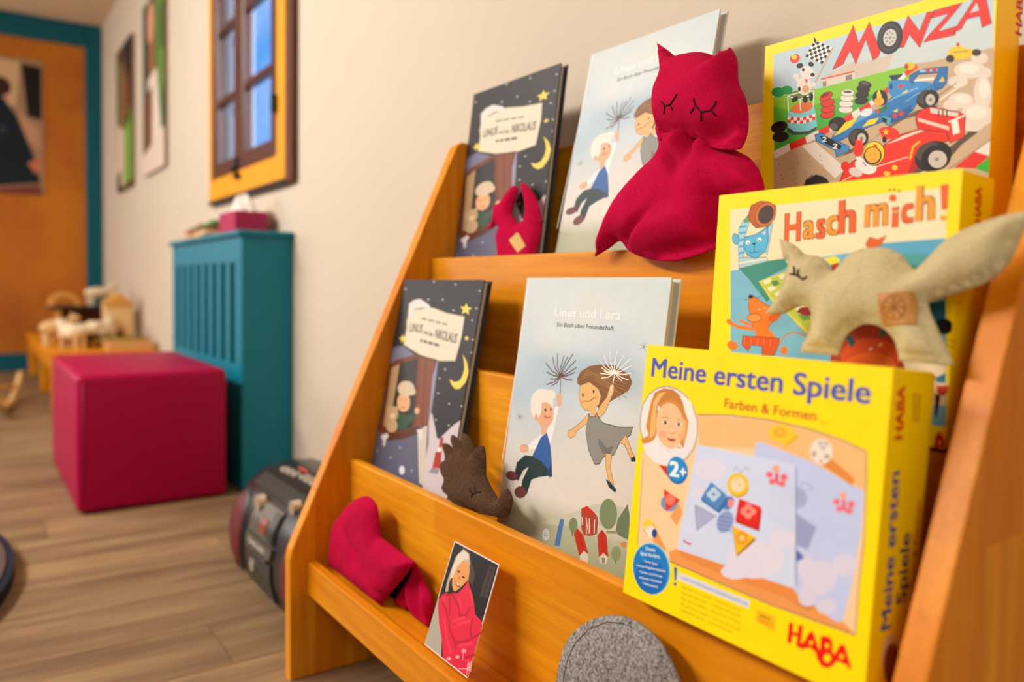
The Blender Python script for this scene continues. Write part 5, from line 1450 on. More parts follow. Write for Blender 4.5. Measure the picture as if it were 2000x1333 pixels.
# ------------------------------------------------------------ the display shelf
XL, XR = -1.1162, -0.2546
sh = empty('display_shelf', (-.72, -.2, 0), 'orange-stained beech display shelf with three stepped tiers against the cream wall', 'shelf')
def spart(o): o.location = -sh.location; return o
prof = [(-0.0406, 0), (-0.3883, 0), (-0.3887, 0.1791), (-0.3859, 0.1924), (-0.1166, 0.8004), (-0.1128, 0.8070), (-0.1052, 0.8118), (-0.0406, 0.8118)]
for a, b in ((XL - .022, XL), (XR, XR + .020)):
    bm = bmesh.new(); prism_bm(bm, prof, 'x', a, b, .0022, 2); spart(bm_obj('side_panel', bm, W_Z, sh))
e = .0004
def sboard(name, y0, y1, z0, z1, **kw): return spart(box(name, (XL + e, y0, z0), (XR - e, y1, z1), W_X, sh, .0022, 2, **kw))
sboard('back_rail', -0.0586, -0.0425, 0.5752, 0.7823)
sboard('tier_board', -0.1612, -0.1460, 0.3140, 0.6218)
sboard('back_rail', -0.2192, -0.2040, 0.2532, 0.4679)
sboard('tier_board', -0.2971, -0.2838, 0.1240, 0.3159)
sboard('front_lip', -0.3636, -0.3493, 0.1240, 0.1725)
sboard('shelf_floor', -0.1458, -0.0588, 0.5686, 0.5857)
sboard('shelf_floor', -0.2836, -0.2194, 0.2532, 0.2703)
sboard('shelf_floor', -0.3491, -0.2973, 0.1421, 0.1592)
sboard('back_panel', -0.0420, -0.0401, 0.1240, 0.5752)

# books
NIGHT = 'dark night-sky picture book '
book((-1.1148, -0.0838, 0.8921, .131), 'night', .306, '242326', '1c1b1e', NIGHT + 'on the top tier behind the little red felt fox')
book((-0.8498, -0.0577, 0.8997, .213), 'sky', .314, 'c6cbc6', 'd0d4d0', 'pale blue picture book on the top tier, half hidden by the big red cat', .957)
book(tuple(DIM['night'][:4]), 'night', .317, '242326', '1c1b1e', NIGHT + 'on the middle tier behind the brown felt dinosaur')
book(tuple(DIM['sky'][:4]), 'sky', .316, 'c6cbc6', 'd0d4d0', 'pale blue picture book of two flying children on the middle tier')
# game boxes
game_box('race', .044, 'yellow racing-car board game box at the top right of the shelf')
game_box('chase', .050, 'yellow game box with cat and orange mouse behind the beige felt fox')
game_box('shapes', .055, 'yellow game box with a girl portrait and coloured shapes, lowest and nearest')
# photo card
x0, yt, zt, k, w, h = DIM['card']
pc = empty('photo_card', (0, 0, 0), 'small photo print of a child in a red blanket leaning on the bottom tier', 'photo'); pc.matrix_world = face_matrix(x0, yt, zt, k)
bm = bmesh.new(); box_bm(bm, (0, -h, -.0012), (w, 0, 0), 0); bm_obj('card', bm, plain('photo_paper', 'eadfd6', .5), pc)
art_on(pc, 'card', 'print')

# ------------------------------------------------------------ felt animals
FELT_RED = felt('crimson_felt', 'b8003a', '8a0028', 'd4044a', .6, .08)
FELT_BEIGE = felt('beige_felt', 'c8b88c', 'a0905f', 'ded0a8', .55, .2)
FELT_BROWN = felt('brown_felt', '4e3626', '2a1c14', '705440', .75, .25)
FELT_GREY = felt('grey_felt', '7c7874', '343232', 'c0bab4', .95, .2, 170)
THREAD = plain('dark_thread', '1c1214', .8, .2)
LEATHER = plain('tan_leather_patch', 'b9803a', .55, .4, .12, 90, bmp=.2)
LEATHER_D = plain('embossed_leather_line', '8a5a24', .6, .3)
LIGHT_L = plain('pale_leather_patch', 'caa050', .55, .4, .1, 90, bmp=.2)

def seg_dist(p, a, b):
    ab = b - a; t = max(0, min(1, (p - a).dot(ab) / max(ab.length_squared, 1e-12)))
    return (p - a - ab * t).length

class Plush:
    def __init__(s, key, T, R, flange=.003, wr=.0018, seed=0, step=.0042, wfreq=28):
        d = TOY[key]; s.key = key
        q = d['p']; s.pts = [Vector((q[i] * 1e-4, -q[i + 1] * 1e-4)) for i in range(0, len(q), 2)]
        s.o = d['o']; s.T = T; s.R = R; s.fl = flange; s.wr = wr; s.seed = seed; s.step = step; s.wf = wfreq
        s.raw = d['l']
    def dist(s, p):
        n = len(s.pts); return min(seg_dist(p, s.pts[i - 1], s.pts[i]) for i in range(n))
    def inside(s, p):
        c = False; n = len(s.pts)
        for i in range(n):
            a, b = s.pts[i - 1], s.pts[i]
            if (a.y > p.y) != (b.y > p.y) and p.x < (b.x - a.x) * (p.y - a.y) / (b.y - a.y) + a.x: c = not c
        return c
    def h(s, p, d=None):
        if d is None: d = s.dist(p)
        base = .0011
        if d <= s.fl: return base - .0004 * max(0, (d - s.fl * .6) / s.fl)
        t = min(1, (d - s.fl) / s.R)
        w = noise.noise(Vector((p.x * s.wf, p.y * s.wf, s.seed))) + .5 * noise.noise(Vector((p.x * s.wf * 2.3, p.y * s.wf * 2.3, s.seed + 5)))
        pk = noise.noise(Vector((p.x * 130, p.y * 130, s.seed + 9))) * max(0, 1 - t * 2.2) * .0012
        return base - .0004 + s.T * math.sqrt(max(0, 1 - (1 - t) ** 2)) + s.wr * w * min(1, t * 1.6) + pk
    def build(s, name, mat, parent, extra=None, back=.55):
        n = len(s.pts)
        P = [p.copy() for p in s.pts]; E = [(i, (i + 1) % n) for i in range(n)]
        xs = [p.x for p in P]; ys = [p.y for p in P]; st = s.step
        y = min(ys); row = 0
        while y < max(ys):
            x = min(xs) + (st / 2 if row % 2 else 0)
            while x < max(xs):
                p = Vector((x, y))
                if s.inside(p) and s.dist(p) > st * .55: P.append(p)
                x += st
            y += st * .866; row += 1
        # a second ring along the seam keeps the groove crisp
        vo, eo, fo = delaunay_2d_cdt(P, E, [], 1, 1e-6)[:3]
        V = []; F = []
        isb = []
        D = [s.dist(v) for v in vo]
        for v, d in zip(vo, D):
            z = s.h(v, d)
            if extra: z += extra(v, d)
            V.append((v.x, v.y, z)); isb.append(d < 1e-5)
        m = len(V)
        bk = {}
        for i, (v, d) in enumerate(zip(vo, D)):
            bk[i] = len(V); V.append((v.x, v.y, -(.0011 if d <= s.fl else .0007 + back * s.T * math.sqrt(max(0, 1 - (1 - min(1, (d - s.fl) / s.R)) ** 2)))))
        cnt = {}
        for f in fo:
            f = list(f); F.append(f); F.append([bk[i] for i in reversed(f)])
            for a, b in zip(f, f[1:] + f[:1]): cnt[(a, b)] = 1
        for (a, b) in list(cnt):
            if (b, a) not in cnt: F.append([b, a, bk[a], bk[b]])
        me = bpy.data.meshes.new(name); me.from_pydata(V, [], F); me.validate(); me.update()
        for p in me.polygons: p.use_smooth = True
        me.materials.append(mat)
        s.extra = extra
        return link_obj(name, me, parent)
    def line(s, ln):
        """a stored line gives every point for a flat cloth and for one 40 mm proud; settle it on the curved surface"""
        out = []
        for i in range(0, len(ln), 4):
            a = Vector((ln[i] * 1e-4, -ln[i + 1] * 1e-4)); b = Vector((ln[i + 2] * 1e-4, -ln[i + 3] * 1e-4)); z = .01
            for _ in range(14): z = .5 * z + .5 * s.zz(a.lerp(b, z / .04))
            out.append(a.lerp(b, z / .04))
        return out
    def mat(s): return face_matrix(s.o[0], s.o[1], s.o[2], s.o[3])
    def zz(s, p): return s.h(p) + (s.extra(p, s.dist(p)) if s.extra else 0)
    def strokes(s, name, key, r, mat, parent, lift=.0):
        bm = bmesh.new()
        for ln in map(s.line, s.raw[key]):
            pts = []
            for a, b in zip(ln[:-1], ln[1:]):
                m = max(1, int((b - a).length / .0025))
                for j in range(m): pts.append(a.lerp(b, j / m))
            pts.append(ln[-1])
            tube_bm(bm, [(p.x, p.y, s.zz(p) + lift) for p in pts], r, 6)
        return bm_obj(name, bm, mat, parent, True)
    def patch(s, name, key, mat, parent, n=8, th=.0012):
        a, b, c, d = s.line(s.raw[key][0])
        bm = bmesh.new(); G = []
        for i in range(n + 1):
            G.append([])
            for j in range(n + 1):
                u, v = i / n, j / n
                p = a.lerp(b, u).lerp(d.lerp(c, u), v); G[-1].append((p, s.zz(p)))
        top = [[bm.verts.new((p.x, p.y, z + th)) for p, z in r] for r in G]; bot = [[bm.verts.new((p.x, p.y, z - .0015)) for p, z in r] for r in G]
        for i in range(n):
            for j in range(n): bm.faces.new((top[i][j], top[i + 1][j], top[i + 1][j + 1], top[i][j + 1]))
            for A, B in ((top[i][0], top[i + 1][0]), (top[i + 1][n], top[i][n]), (top[0][i + 1], top[0][i]), (top[n][i], top[n][i + 1])):
                pass
        for i in range(n):
            bm.faces.new((bot[i][0], bot[i + 1][0], top[i + 1][0], top[i][0])); bm.faces.new((bot[i + 1][n], bot[i][n], top[i][n], top[i + 1][n]))
            bm.faces.new((bot[0][i + 1], bot[0][i], top[0][i], top[0][i + 1])); bm.faces.new((bot[n][i], bot[n][i + 1], top[n][i + 1], top[n][i]))
        return bm_obj(name, bm, mat, parent, False)

# big red cat
cat = empty('felt_cat', (0, 0, 0), 'big crimson felt cat with closed eyes slumped on the top tier', 'soft toy')
p = Plush('cat_body', .024, .038, .003, .0035, 2, .0040, 16)
cat.matrix_world = p.mat()
def G(v, x, y, sx, sy, ang=0.0):
    c, s_ = math.cos(ang), math.sin(ang); dx, dy = v.x - x, v.y - y
    return math.exp(-((dx * c + dy * s_) / sx) ** 2 - ((-dx * s_ + dy * c) / sy) ** 2)
def bfold(v, d):
    # gathers of cloth under the chin, a crease running to the tail and a sag above the hem
    e = min(1, d / .008)
    return e * (.012 * G(v, .006, -.134, .010, .014) + .012 * G(v, .040, -.140, .012, .013) - .014 * G(v, .002, -.155, .020, .006, -.9) - .009 * G(v, .024, -.140, .006, .02)
        - .013 * G(v, -.038, -.225, .028, .006, .6) - .010 * G(v, -.056, -.232, .012, .008, .5) - .016 * G(v, .030, -.247, .05, .007, .12) + .007 * G(v, .02, -.222, .06, .012, .15) - .008 * G(v, .085, -.226, .02, .006, .5))
p.build('body', FELT_RED, cat, bfold)
q = Plush('cat_head', .022, .026, .003, .0015, 7, .0036, 14)
def hfold(v, d):
    e = min(1, d / .010)
    return e * (.010 * G(v, .018, -.088, .045, .030) - .022 * G(v, .045, -.136, .030, .010, .1) - .010 * G(v, -.045, -.118, .012, .014))
hd = q.build('head', FELT_RED, cat, hfold)
bpy.context.view_layer.update()
hd.matrix_local = cat.matrix_world.inverted() @ q.mat()
q.strokes('stitched_eye', 'eye', .0007, THREAD, hd, .0007)
q.strokes('stitched_eye', 'eye2', .0007, THREAD, hd, .0007)

fox = empty('felt_fox', (0, 0, 0), 'beige felt fox with a leather patch standing on the nearest yellow box', 'soft toy')
p = Plush('fox', .0125, .022, .003, .0016, 11, .0034, 30); fox.matrix_world = p.mat()
p.build('body', FELT_BEIGE, fox)
p.strokes('stitched_eye', 'eye', .0007, THREAD, fox, .0004)
lp = p.patch('leather_patch', 'patch', LEATHER, fox)
p.strokes('embossed_emblem', 'ring', .0004, LEATHER_D, lp, .0012)

din = empty('felt_dinosaur', (0, 0, 0), 'small brown felt dinosaur with a spiky crest leaning on the middle tier', 'soft toy')
p = Plush('dino', .010, .016, .002, .0014, 21, .0026, 45); din.matrix_world = p.mat()
p.build('body', FELT_BROWN, din); p.strokes('stitched_eye', 'eye', .0006, THREAD, din, .0004)

rf = empty('felt_fox', (0, 0, 0), 'little crimson felt fox curled in front of the top dark book', 'soft toy')
p = Plush('red_fox', .009, .02, .0025, .0012, 31, .003, 40); rf.matrix_world = p.mat()
p.build('body', FELT_RED, rf); p.patch('leather_patch', 'patch', LIGHT_L, rf, 6, .001); p.patch('side_tag', 'tag', THREAD, rf, 2, .001)

hat = empty('felt_puppet', (0, 0, 0), 'crimson felt hand puppet folded over on the bottom tier', 'soft toy')
p = Plush('hat_crown', .013, .03, .002, .0028, 41, .0036, 24); hat.matrix_world = p.mat()
def fold(v, d): return -.004 * math.exp(-((v.y + .055 + .5 * (v.x + .06)) / .008) ** 2) * min(1, d / .01)
p.build('crown', FELT_RED, hat, fold); p.strokes('stitch', 'eye', .0005, THREAD, hat, .0003); p.strokes('stitch', 'eye2', .0005, THREAD, hat, .0003)
q = Plush('hat_brim', .006, .018, .002, .002, 43, .0032, 30)
lq = Plush('hat_gap_shade', .002, .01, .0015, .001, 47, .004, 30)
l_ = lq.build('gap_shade', plain('painted_gap_shade', '2c0612', .95, .1), hat); l_.matrix_local = hat.matrix_world.inverted() @ lq.mat()  # near-black piece: shade inside the puppet's opening, painted as a dark colour
b_ = q.build('brim', FELT_RED, hat, lambda v, d: .004 * math.sin(v.x * 150 + v.y * 60) * min(1, d / .01)); b_.matrix_local = hat.matrix_world.inverted() @ q.mat()

gp = empty('felt_pouch', (0, 0, 0), 'round grey wool felt pouch standing at the bottom of the shelf', 'pouch')
p = Plush('grey', .009, .03, .0035, .0008, 51, .0034, 30); gp.matrix_world = p.mat()
p.build('body', FELT_GREY, gp); p.strokes('seam', 'seam', .0004, THREAD, gp)

# ------------------------------------------------------------ radiator cover
rc = empty('radiator_cover', (-2.66, -.07, 0), 'tall teal slatted radiator cover under the small window', 'radiator cover')
def rp(o): o.location = -rc.location; return o
RX0, RX1, RY, RZ = -3.094, -2.217, -.1456, .7255
rp(box('side_panel', (RX1 - .018, RY, 0), (RX1, -.002, RZ - .016), TEAL, rc, .0015))
rp(box('side_panel', (RX0, RY, 0), (RX0 + .018, -.002, RZ - .016), TEAL, rc, .0015))
rp(box('top_board', (RX0 - .012, RY - .012, RZ - .0158), (RX1 + .012, -.001, RZ), TEAL, rc, .005, 2))
rp(box('front_rail', (RX0 + .0182, RY, .637), (RX1 - .0182, RY + .016, RZ - .016), TEAL, rc, .001))
rp(box('front_rail', (RX0 + .0182, RY, .002), (RX1 - .0182, RY + .016, .349), TEAL, rc, .001))
n = 9; a0, a1 = RX0 + .0182, RX1 - .0182; pitch_ = (a1 - a0 + .047) / n
me = None
for k in range(n):
    xk = a0 + k * pitch_
    o = rp(box('slat', (xk, RY, .3492), (xk + .050, RY + .016, .6368), TEAL, rc, .001))
rp(box('inner_panel', (a0, -.050, .002), (a1, -.042, .70), plain('teal_inner', '063e46', .6), rc))

tb = empty('tissue_box', (-2.42, -.08, RZ), 'magenta tissue box with a white tissue on the radiator cover', 'box')
MAG = plain('magenta_card', 'a80a4c', .45, .4, .04)
bm = bmesh.new(); box_bm(bm, (-.100, -.048, 0), (.073, .048, .064), .002); bm_obj('carton', bm, MAG, tb)
bm = bmesh.new()
random.seed(3)
vs = []
R_, Sg = 7, 22
for i in range(R_ + 1):
    t = i / R_
    for j in range(Sg):
        a = 2 * math.pi * j / Sg
        rad = (1 - t) ** .6 * (1 + .22 * math.sin(5 * a + 3 * t) + .12 * math.sin(9 * a))
        vs.append(bm.verts.new((.066 * rad * math.cos(a) - .012, .030 * rad * math.sin(a), .0645 + .052 * math.sin(t * math.pi / 2) * (1 + .12 * math.sin(4 * a)))))
for i in range(R_):
    for j in range(Sg): bm.faces.new((vs[i * Sg + j], vs[i * Sg + (j + 1) % Sg], vs[(i + 1) * Sg + (j + 1) % Sg], vs[(i + 1) * Sg + j]))
bm_obj('tissue', bm, plain('tissue_paper', 'e6ddd6', .9, .1), tb, True)
cols = ['c88a2c', 'd8c8a0', 'a83420', '4c7a3c', 'b8a080', '6a4028']
for k in range(4):
    o = box('card_booklet', (-.16 + .01 * k, -.05, 0), (.16 - .015 * k, .05, .010), plain('booklet_' + cols[k], cols[k], .5), None, .001,
            label=('lowest', 'second', 'third', 'topmost')[k] + ' thin booklet of the stack on the radiator cover', cat='booklet', group='booklets on the radiator cover')
    o.location = (-2.79 + .008 * k, -.083, RZ + .0002 + .0103 * k); o.rotation_euler.z = (.05, -.04, .08, -.02)[k]
for k, (cx, cl, hh, nme) in enumerate(((-2.70, '4f7a38', .016, 'green'), (-2.86, 'a83a20', .014, 'red'))):
    bm = bmesh.new(); box_bm(bm, (-.03, -.02, 0), (.03, .02, hh), .003)
    o = bm_obj('card_pack', bm, plain('pack_' + nme, cl, .5), None, label='small ' + nme + ' card pack lying on the booklets', cat='card pack')
    o.location = (cx, -.09, RZ + .0002 + .0103 * 4)

# ------------------------------------------------------------ cube seat
cs = empty('foam_seat', (-2.52, -.37, 0), 'magenta upholstered foam cube seat on the floor before the radiator cover', 'seat')
VIN = plain('magenta_vinyl', 'a2003e', .5, .15, .04, 4, bmp=.08, bscale=500)
bm = bmesh.new(); box_bm(bm, (-.33, -.18, .004), (.324, .18, .348), .016, 4); bm_obj('cover', bm, VIN, cs, True)
for p_ in cs.children: 
    for f in p_.data.polygons: f.use_smooth = True
bm = bmesh.new(); 
tube_bm(bm, [(.3245, -.166, .03), (.3245, -.166, .33)], .0012); tube_bm(bm, [(-.31, -.1805, .33), (.31, -.1805, .33)], .0012)
bm_obj('seam_piping', bm, plain('seam_magenta', '8c0030', .5), cs, True)

# ------------------------------------------------------------ boombox
bb = empty('boombox', (-1.425, -.22, 0), 'black portable stereo with red speakers on the floor left of the shelf', 'stereo')
BLK = plain('black_plastic', '17181a', .32, .5, .05, 8)
BLK2 = plain('charcoal_plastic', '2a2c2c', .4, .5, .05, 8)
SIL = plain('silver_plastic', '5e5a50', .4, .5, .1, 20, metallic=.3)
GRL = plain('dark_red_grille', '641418', .5, .4, .15, 300, bmp=.6, bscale=900, bdist=.001)
CHR = plain('chrome_knob', 'd8d2c4', .2, .6, .03, metallic=.7)
prof2 = [(-.02, 0), (-.085, 0), (-.108, .018), (-.118, .06), (-.118, .10), (-.108, .145), (-.088, .180), (-.052, .208), (-.01, .220), (.045, .216), (.085, .190), (.105, .13), (.105, .04), (.09, 0)]
def ysurf(z):
    f = [(0, -.085)] + [(b, a) for a, b in prof2[2:9]]
    for (z0, y0), (z1, y1) in zip(f[:-1], f[1:]):
        if z0 <= z <= z1: return y0 + (y1 - y0) * (z - z0) / (z1 - z0)
    return -.01
def loft(name, secs, mat):
    bm = bmesh.new(); rings = []
    for x, s in secs:
        rings.append([bm.verts.new((x, a * s, .098 + (b - .098) * s)) for a, b in prof2])
    m = len(prof2)
    for A, B in zip(rings[:-1], rings[1:]):
        for k in range(m): bm.faces.new((A[k], A[(k + 1) % m], B[(k + 1) % m], B[k]))
    bm.faces.new(rings[0]); bm.faces.new(rings[-1][::-1])
    o = bm_obj(name, bm, mat, bb, True)
    return o
loft('case', [(-.222, .55), (-.216, .78), (-.198, .92), (-.165, .985), (-.11, 1), (.11, 1), (.165, .985), (.198, .92), (.216, .78), (.222, .55)], BLK)
def fpatch(name, x0, x1, z0, z1, th, mat, parent=bb, n=8, oval=False, nx=6):
    bm = bmesh.new(); top = []; bot = []
    for i in range(n + 1):
        v = i / n; z = z0 + (z1 - z0) * v
        hw = 1.0 if not oval else math.sqrt(max(.02, 1 - (2 * v - 1) ** 2))
        for arr, off in ((top, th), (bot, -.004)):
            arr.append([bm.verts.new(((x0 + x1) / 2 + (x1 - x0) / 2 * hw * (2 * j / nx - 1), ysurf(z) - off - (th * .8 * (1 - (2 * j / nx - 1) ** 2) if oval and arr is top else 0), z)) for j in range(nx + 1)])
    for i in range(n):
        for j in range(nx): bm.faces.new((top[i][j], top[i][j + 1], top[i + 1][j + 1], top[i + 1][j]))
        bm.faces.new((top[i][0], top[i + 1][0], bot[i + 1][0], bot[i][0])); bm.faces.new((top[i + 1][nx], top[i][nx], bot[i][nx], bot[i + 1][nx]))
    for j in range(nx): bm.faces.new((bot[0][j], bot[0][j + 1], top[0][j + 1], top[0][j])); bm.faces.new((top[n][j], top[n][j + 1], bot[n][j + 1], bot[n][j]))
    return bm_obj(name, bm, mat, parent, oval)
for xc in (-.148, .162):
    s = fpatch('speaker', xc - .046, xc + .046, .014, .176, .003, BLK2, bb, 12, True)
    fpatch('grille', xc - .039, xc + .039, .024, .168, .0045, GRL, s, 12, True)
fpatch('tape_door', -.068, .068, .012, .088, .004, BLK2)
fpatch('control_strip', -.070, .070, .096, .116, .006, SIL)
for k in range(5): fpatch('key', -.060 + .024 * k, -.041 + .024 * k, .090, .0955, .008, SIL)
bm = bmesh.new(); tube_bm(bm, [(-.205 + .005 * t, ysurf(.03 + .012 * t) + .012 if t < 14 else -.05, .03 + .012 * t) for t in range(0, 14)], .0025, 6); bm_obj('trim_line', bm, SIL, bb, True)
fpatch('upper_band', -.150, .150, .186, .2035, .003, BLK2)
d = fpatch('display_panel', -.066, .066, .120, .176, .005, SIL)
fpatch('display_window', -.008, .024, .130, .154, .007, plain('amber_display', '8a3a1c', .3), d)
fpatch('dark_bar', .036, .064, .124, .172, .007, BLK2, d)
me = art_mesh('strip_lettering', [['T', 'ddd8cc', [0, 0, 900, 0, 105], 'CD RADIO CASSETTE', .02, 0, 0]], 1, 1)
o = link_obj('strip_lettering', me, bb); o.matrix_local = Matrix(((1, 0, 0, -.045), (0, 0, -1, ysurf(.104) - .0075), (0, 1, 0, .101), (0, 0, 0, 1)))
bm = bmesh.new(); cyl_bm(bm, (-.03, ysurf(.062) - .005, .062), .012, .003, 'y', 20); bm_obj('emblem', bm, CHR, bb)
bm = bmesh.new(); cyl_bm(bm, (-.052, ysurf(.168) - .006, .168), .017, .014, 'y', 24); bm_obj('dial', bm, CHR, bb, False)
bm = bmesh.new(); cyl_bm(bm, (.085, ysurf(.188) - .004, .188), .014, .016, 'y', 20); bm_obj('dial', bm, CHR, bb)
SILB = plain('grey_key', '9c9488', .4)
def tbtn(x, y, w, l, mat, h=.006):
    z = .220 if y > -.03 else .212
    bm = bmesh.new(); box_bm(bm, (x, y, z - .006), (x + w, y + l, z + h), .002); bm_obj('button', bm, mat, bb)
for k in range(3): tbtn(-.11 + .026 * k, -.045 + .002 * k, .021, .016, SILB)
for k in range(3): tbtn(-.025 + .026 * k, -.038, .020, .022, SILB)
RED = plain('red_button', 'c83a24', .4)
for k in range(2): tbtn(.06 + .032 * k, -.025, .026, .03, RED)
tbtn(-.085, -.018, .05, .006, RED, .0005)
bm = bmesh.new(); tube_bm(bm, [(-.14, .075, .195), (-.125, .062, .222), (-.09, .055, .230), (.09, .055, .230), (.125, .062, .222), (.14, .075, .195)], .010, 8); bm_obj('handle', bm, BLK2, bb, True)
bm = bmesh.new(); tube_bm(bm, [(-.19, .04, .20), (-.02, .055, .232)], .003, 6); bm_obj('aerial', bm, CHR, bb, True)

# ------------------------------------------------------------ wall pictures
def canvas(x0, x1, z0, z1, items, label):
    r = empty('canvas_picture', (0, 0, 0), label, 'picture')
    r.matrix_world = Matrix(((1, 0, 0, x0), (0, 0, -1, -.018), (0, 1, 0, z1), (0, 0, 0, 1)))
    bm = bmesh.new(); box_bm(bm, (0, -(z1 - z0), -.016), (x1 - x0, 0, 0), .001); bm_obj('stretcher_frame', bm, plain('canvas_edge', '7c5c40', .7), r)
    link_obj('print', art_mesh('print', items, x1 - x0, z1 - z0), r)
    return r
def P_(c, *a): return ['P', c, [int(v * 1e4) for v in a]]
def E_(c, x, y, rx, ry, rot=0): return ['E', c, [int(v * 1e4) for v in (x, y, rx * math.cos(rot), rx * math.sin(rot), -ry * math.sin(rot), ry * math.cos(rot))]]
w, h = .51, .82
canvas(-5.25, -4.74, 1.105, 1.925, [P_('5a4632', 0, 0, w, 0, w, h, 0, h), P_('16242c', .30, 0, w, 0, w, .34, .36, .40, .28, .2), P_('4a6a34', 0, .05, .22, .12, .18, .42, 0, .5), P_('86684a', .10, .12, .28, .1, .34, .4, .22, .62, .10, .55),
    P_('d8c4a8', .02, .42, .3, .5, .26, .8, 0, .78), P_('6fa83c', .28, .45, w, .40, w, .78, .26, .8), P_('33502a', .30, .38, .48, .36, .46, .46, .3, .48), P_('2c3a24', 0, .72, .14, .70, .16, h, 0, h), E_('7a4a2c', .36, .3, .08, .12)], 'canvas print with dark and green tones, further of two by the far wall')
canvas(-4.40, -3.89, 1.113, 1.953, [P_('2f4a2e', 0, 0, w, 0, w, .84, 0, .84), P_('24403a', 0, 0, .14, 0, .12, .5, 0, .55), P_('5f8a40', .32, 0, w, 0, w, .62, .40, .60, .33, .3), P_('9a6248', .15, .05, .28, .04, .30, .36, .22, .42, .14, .32), E_('d89a78', .2, .12, .08, .1), P_('e2d2c4', .13, .38, .34, .36, .46, .72, .47, .83, .12, .83, .10, .6),
    P_('7c4e36', .06, .46, .24, .42, .22, .74, .08, .80), P_('1f6a40', .40, .52, w, .46, w, .70, .44, .68), P_('e0cdbf', 0, .74, w, .66, w, .84, 0, .84), P_('3a5a34', .4, .1, .5, .08, .5, .3, .42, .3)], 'canvas print with a green edge and pale dress, nearer of two beside the window')
r = empty('poster', (0, 0, 0), 'large photo poster of a person in a dark dress on the orange board', 'poster')
r.matrix_world = Matrix(((0, 0, 1, X0 + .026), (1, 0, 0, -1.15), (0, 1, 0, 1.99), (0, 0, 0, 1)))
bm = bmesh.new(); box_bm(bm, (0, -.86, -.0075), (.81, 0, 0), .001); bm_obj('backing_board', bm, plain('poster_edge', '8a6a50', .7), r)
link_obj('print', art_mesh('print', [P_('a8886a', 0, 0, .81, 0, .81, .86, 0, .86), P_('d8b890', .1, .02, .68, .02, .66, .3, .1, .4), P_('171418', .69, .03, .80, .04, .80, .38, .72, .36), P_('c89878', .66, .32, .78, .44, .79, .56, .72, .52), E_('d8a888', .585, .24, .045, .06), E_('3a2018', .575, .19, .06, .06),
    P_('0f1e2c', .44, .22, .58, .24, .66, .36, .76, .62, .79, .78, .54, .82, .53, .6, .48, .4), P_('cfae92', .30, .3, .46, .34, .54, .6, .52, .84, .3, .84), P_('7a3c34', .5, .84, .79, .79, .80, .86, .5, .86), P_('3a4c58', .575, .44, .60, .44, .60, .48, .575, .48), P_('c87a5a', .72, .66, .80, .6, .80, .7, .76, .72)], .81, .86), r)

# ------------------------------------------------------------ bench with wooden toys
bn = empty('play_bench', (-4.8, -.25, 0), 'low orange wooden bench along the wall behind the magenta cube', 'bench')
def bp(o): o.location = -bn.location; return o
BZ = .256
bp(box('top', (-5.75, -.462, BZ - .028), (-4.08, -.01, BZ), W_B, bn, .003))
for xx in (-4.14, -4.80, -5.70):
    for yy in (-.452, -.07): bp(box('leg', (xx, yy, 0), (xx + .05, yy + .05, BZ - .0285), W_B, bn, .003))
bp(box('apron', (-5.65, -.445, BZ - .09), (-4.145, -.43, BZ - .0285), W_B, bn, .002))
TW = [plain('toy_maple', 'e2bf84', .6, .3, .08), plain('toy_beech', 'd89a48', .6, .3, .08), plain('toy_white', 'ecdcbc', .7, .2, .05), plain('toy_black', '1c2226', .6, .3, .05), plain('toy_walnut', '6a3618', .6, .3, .1), plain('toy_green', '5c7c34', .6, .3, .1)]
def animal(name, x, y, z, L, H, body, legs, head, label, ang=0.0, group=None, fleece=False):
    r = empty(name, (x, y, z), label, 'toy animal', rot=(0, 0, ang))
    bm = bmesh.new(); ellip_bm(bm, (0, 0, H * .58), (L * .5, L * .26, H * .26))
    if fleece:
        for k in range(14):
            a = k * 2.4; ellip_bm(bm, (L * .36 * math.cos(a), L * .16 * math.sin(a), H * (.58 + .12 * math.sin(k * 1.7))), (L * .17, L * .15, H * .16), 8, 6)
    bm_obj('body', bm, body, r, True)
    for sx in (-1, 1):
        for sy in (-1, 1):
            bm = bmesh.new(); cyl_bm(bm, (sx * L * .30, sy * L * .12, H * .20), L * .055, H * .40, 'z', 8, L * .075); bm_obj('leg', bm, legs, r)
    bm = bmesh.new(); tube_bm(bm, [(L * .34, 0, H * .65), (L * .5, 0, H * .85)], L * .10, 8); ellip_bm(bm, (L * .60, 0, H * .86), (L * .17, L * .10, H * .13)); ellip_bm(bm, (L * .50, L * .07, H * .98), (L * .03, L * .03, H * .08), 6, 5); ellip_bm(bm, (L * .50, -L * .07, H * .98), (L * .03, L * .03, H * .08), 6, 5)
    bm_obj('head', bm, head, r, True)
    return r
animal('wooden_sheep', -4.42, -.22, BZ, .17, .15, TW[2], TW[3], TW[2], 'white woolly toy sheep with a dark head on the bench', 2.5, fleece=True)
animal('wooden_sheep', -4.34, -.345, BZ, .16, .14, TW[2], TW[0], TW[2], 'cream toy sheep nearest the front edge of the bench', -2.6, fleece=True)
animal('wooden_horse', -4.55, -.40, BZ, .15, .155, TW[0], TW[0], TW[0], 'pale wooden toy horse at the left end of the bench', 1.8)
animal('wooden_cow', -4.46, -.345, BZ, .12, .105, TW[1], TW[3], TW[0], 'tan toy calf with black legs between horse and sheep', 2.2)
animal('wooden_dog', -4.70, -.42, BZ, .09, .08, TW[0], TW[0], TW[0], 'tiny pale wooden toy dog behind the horse')
animal('wooden_bear', -4.86, -.17, BZ + .1912, .15, .12, TW[2], TW[2], TW[2], 'white toy bear standing on the toy stable', 2.0)
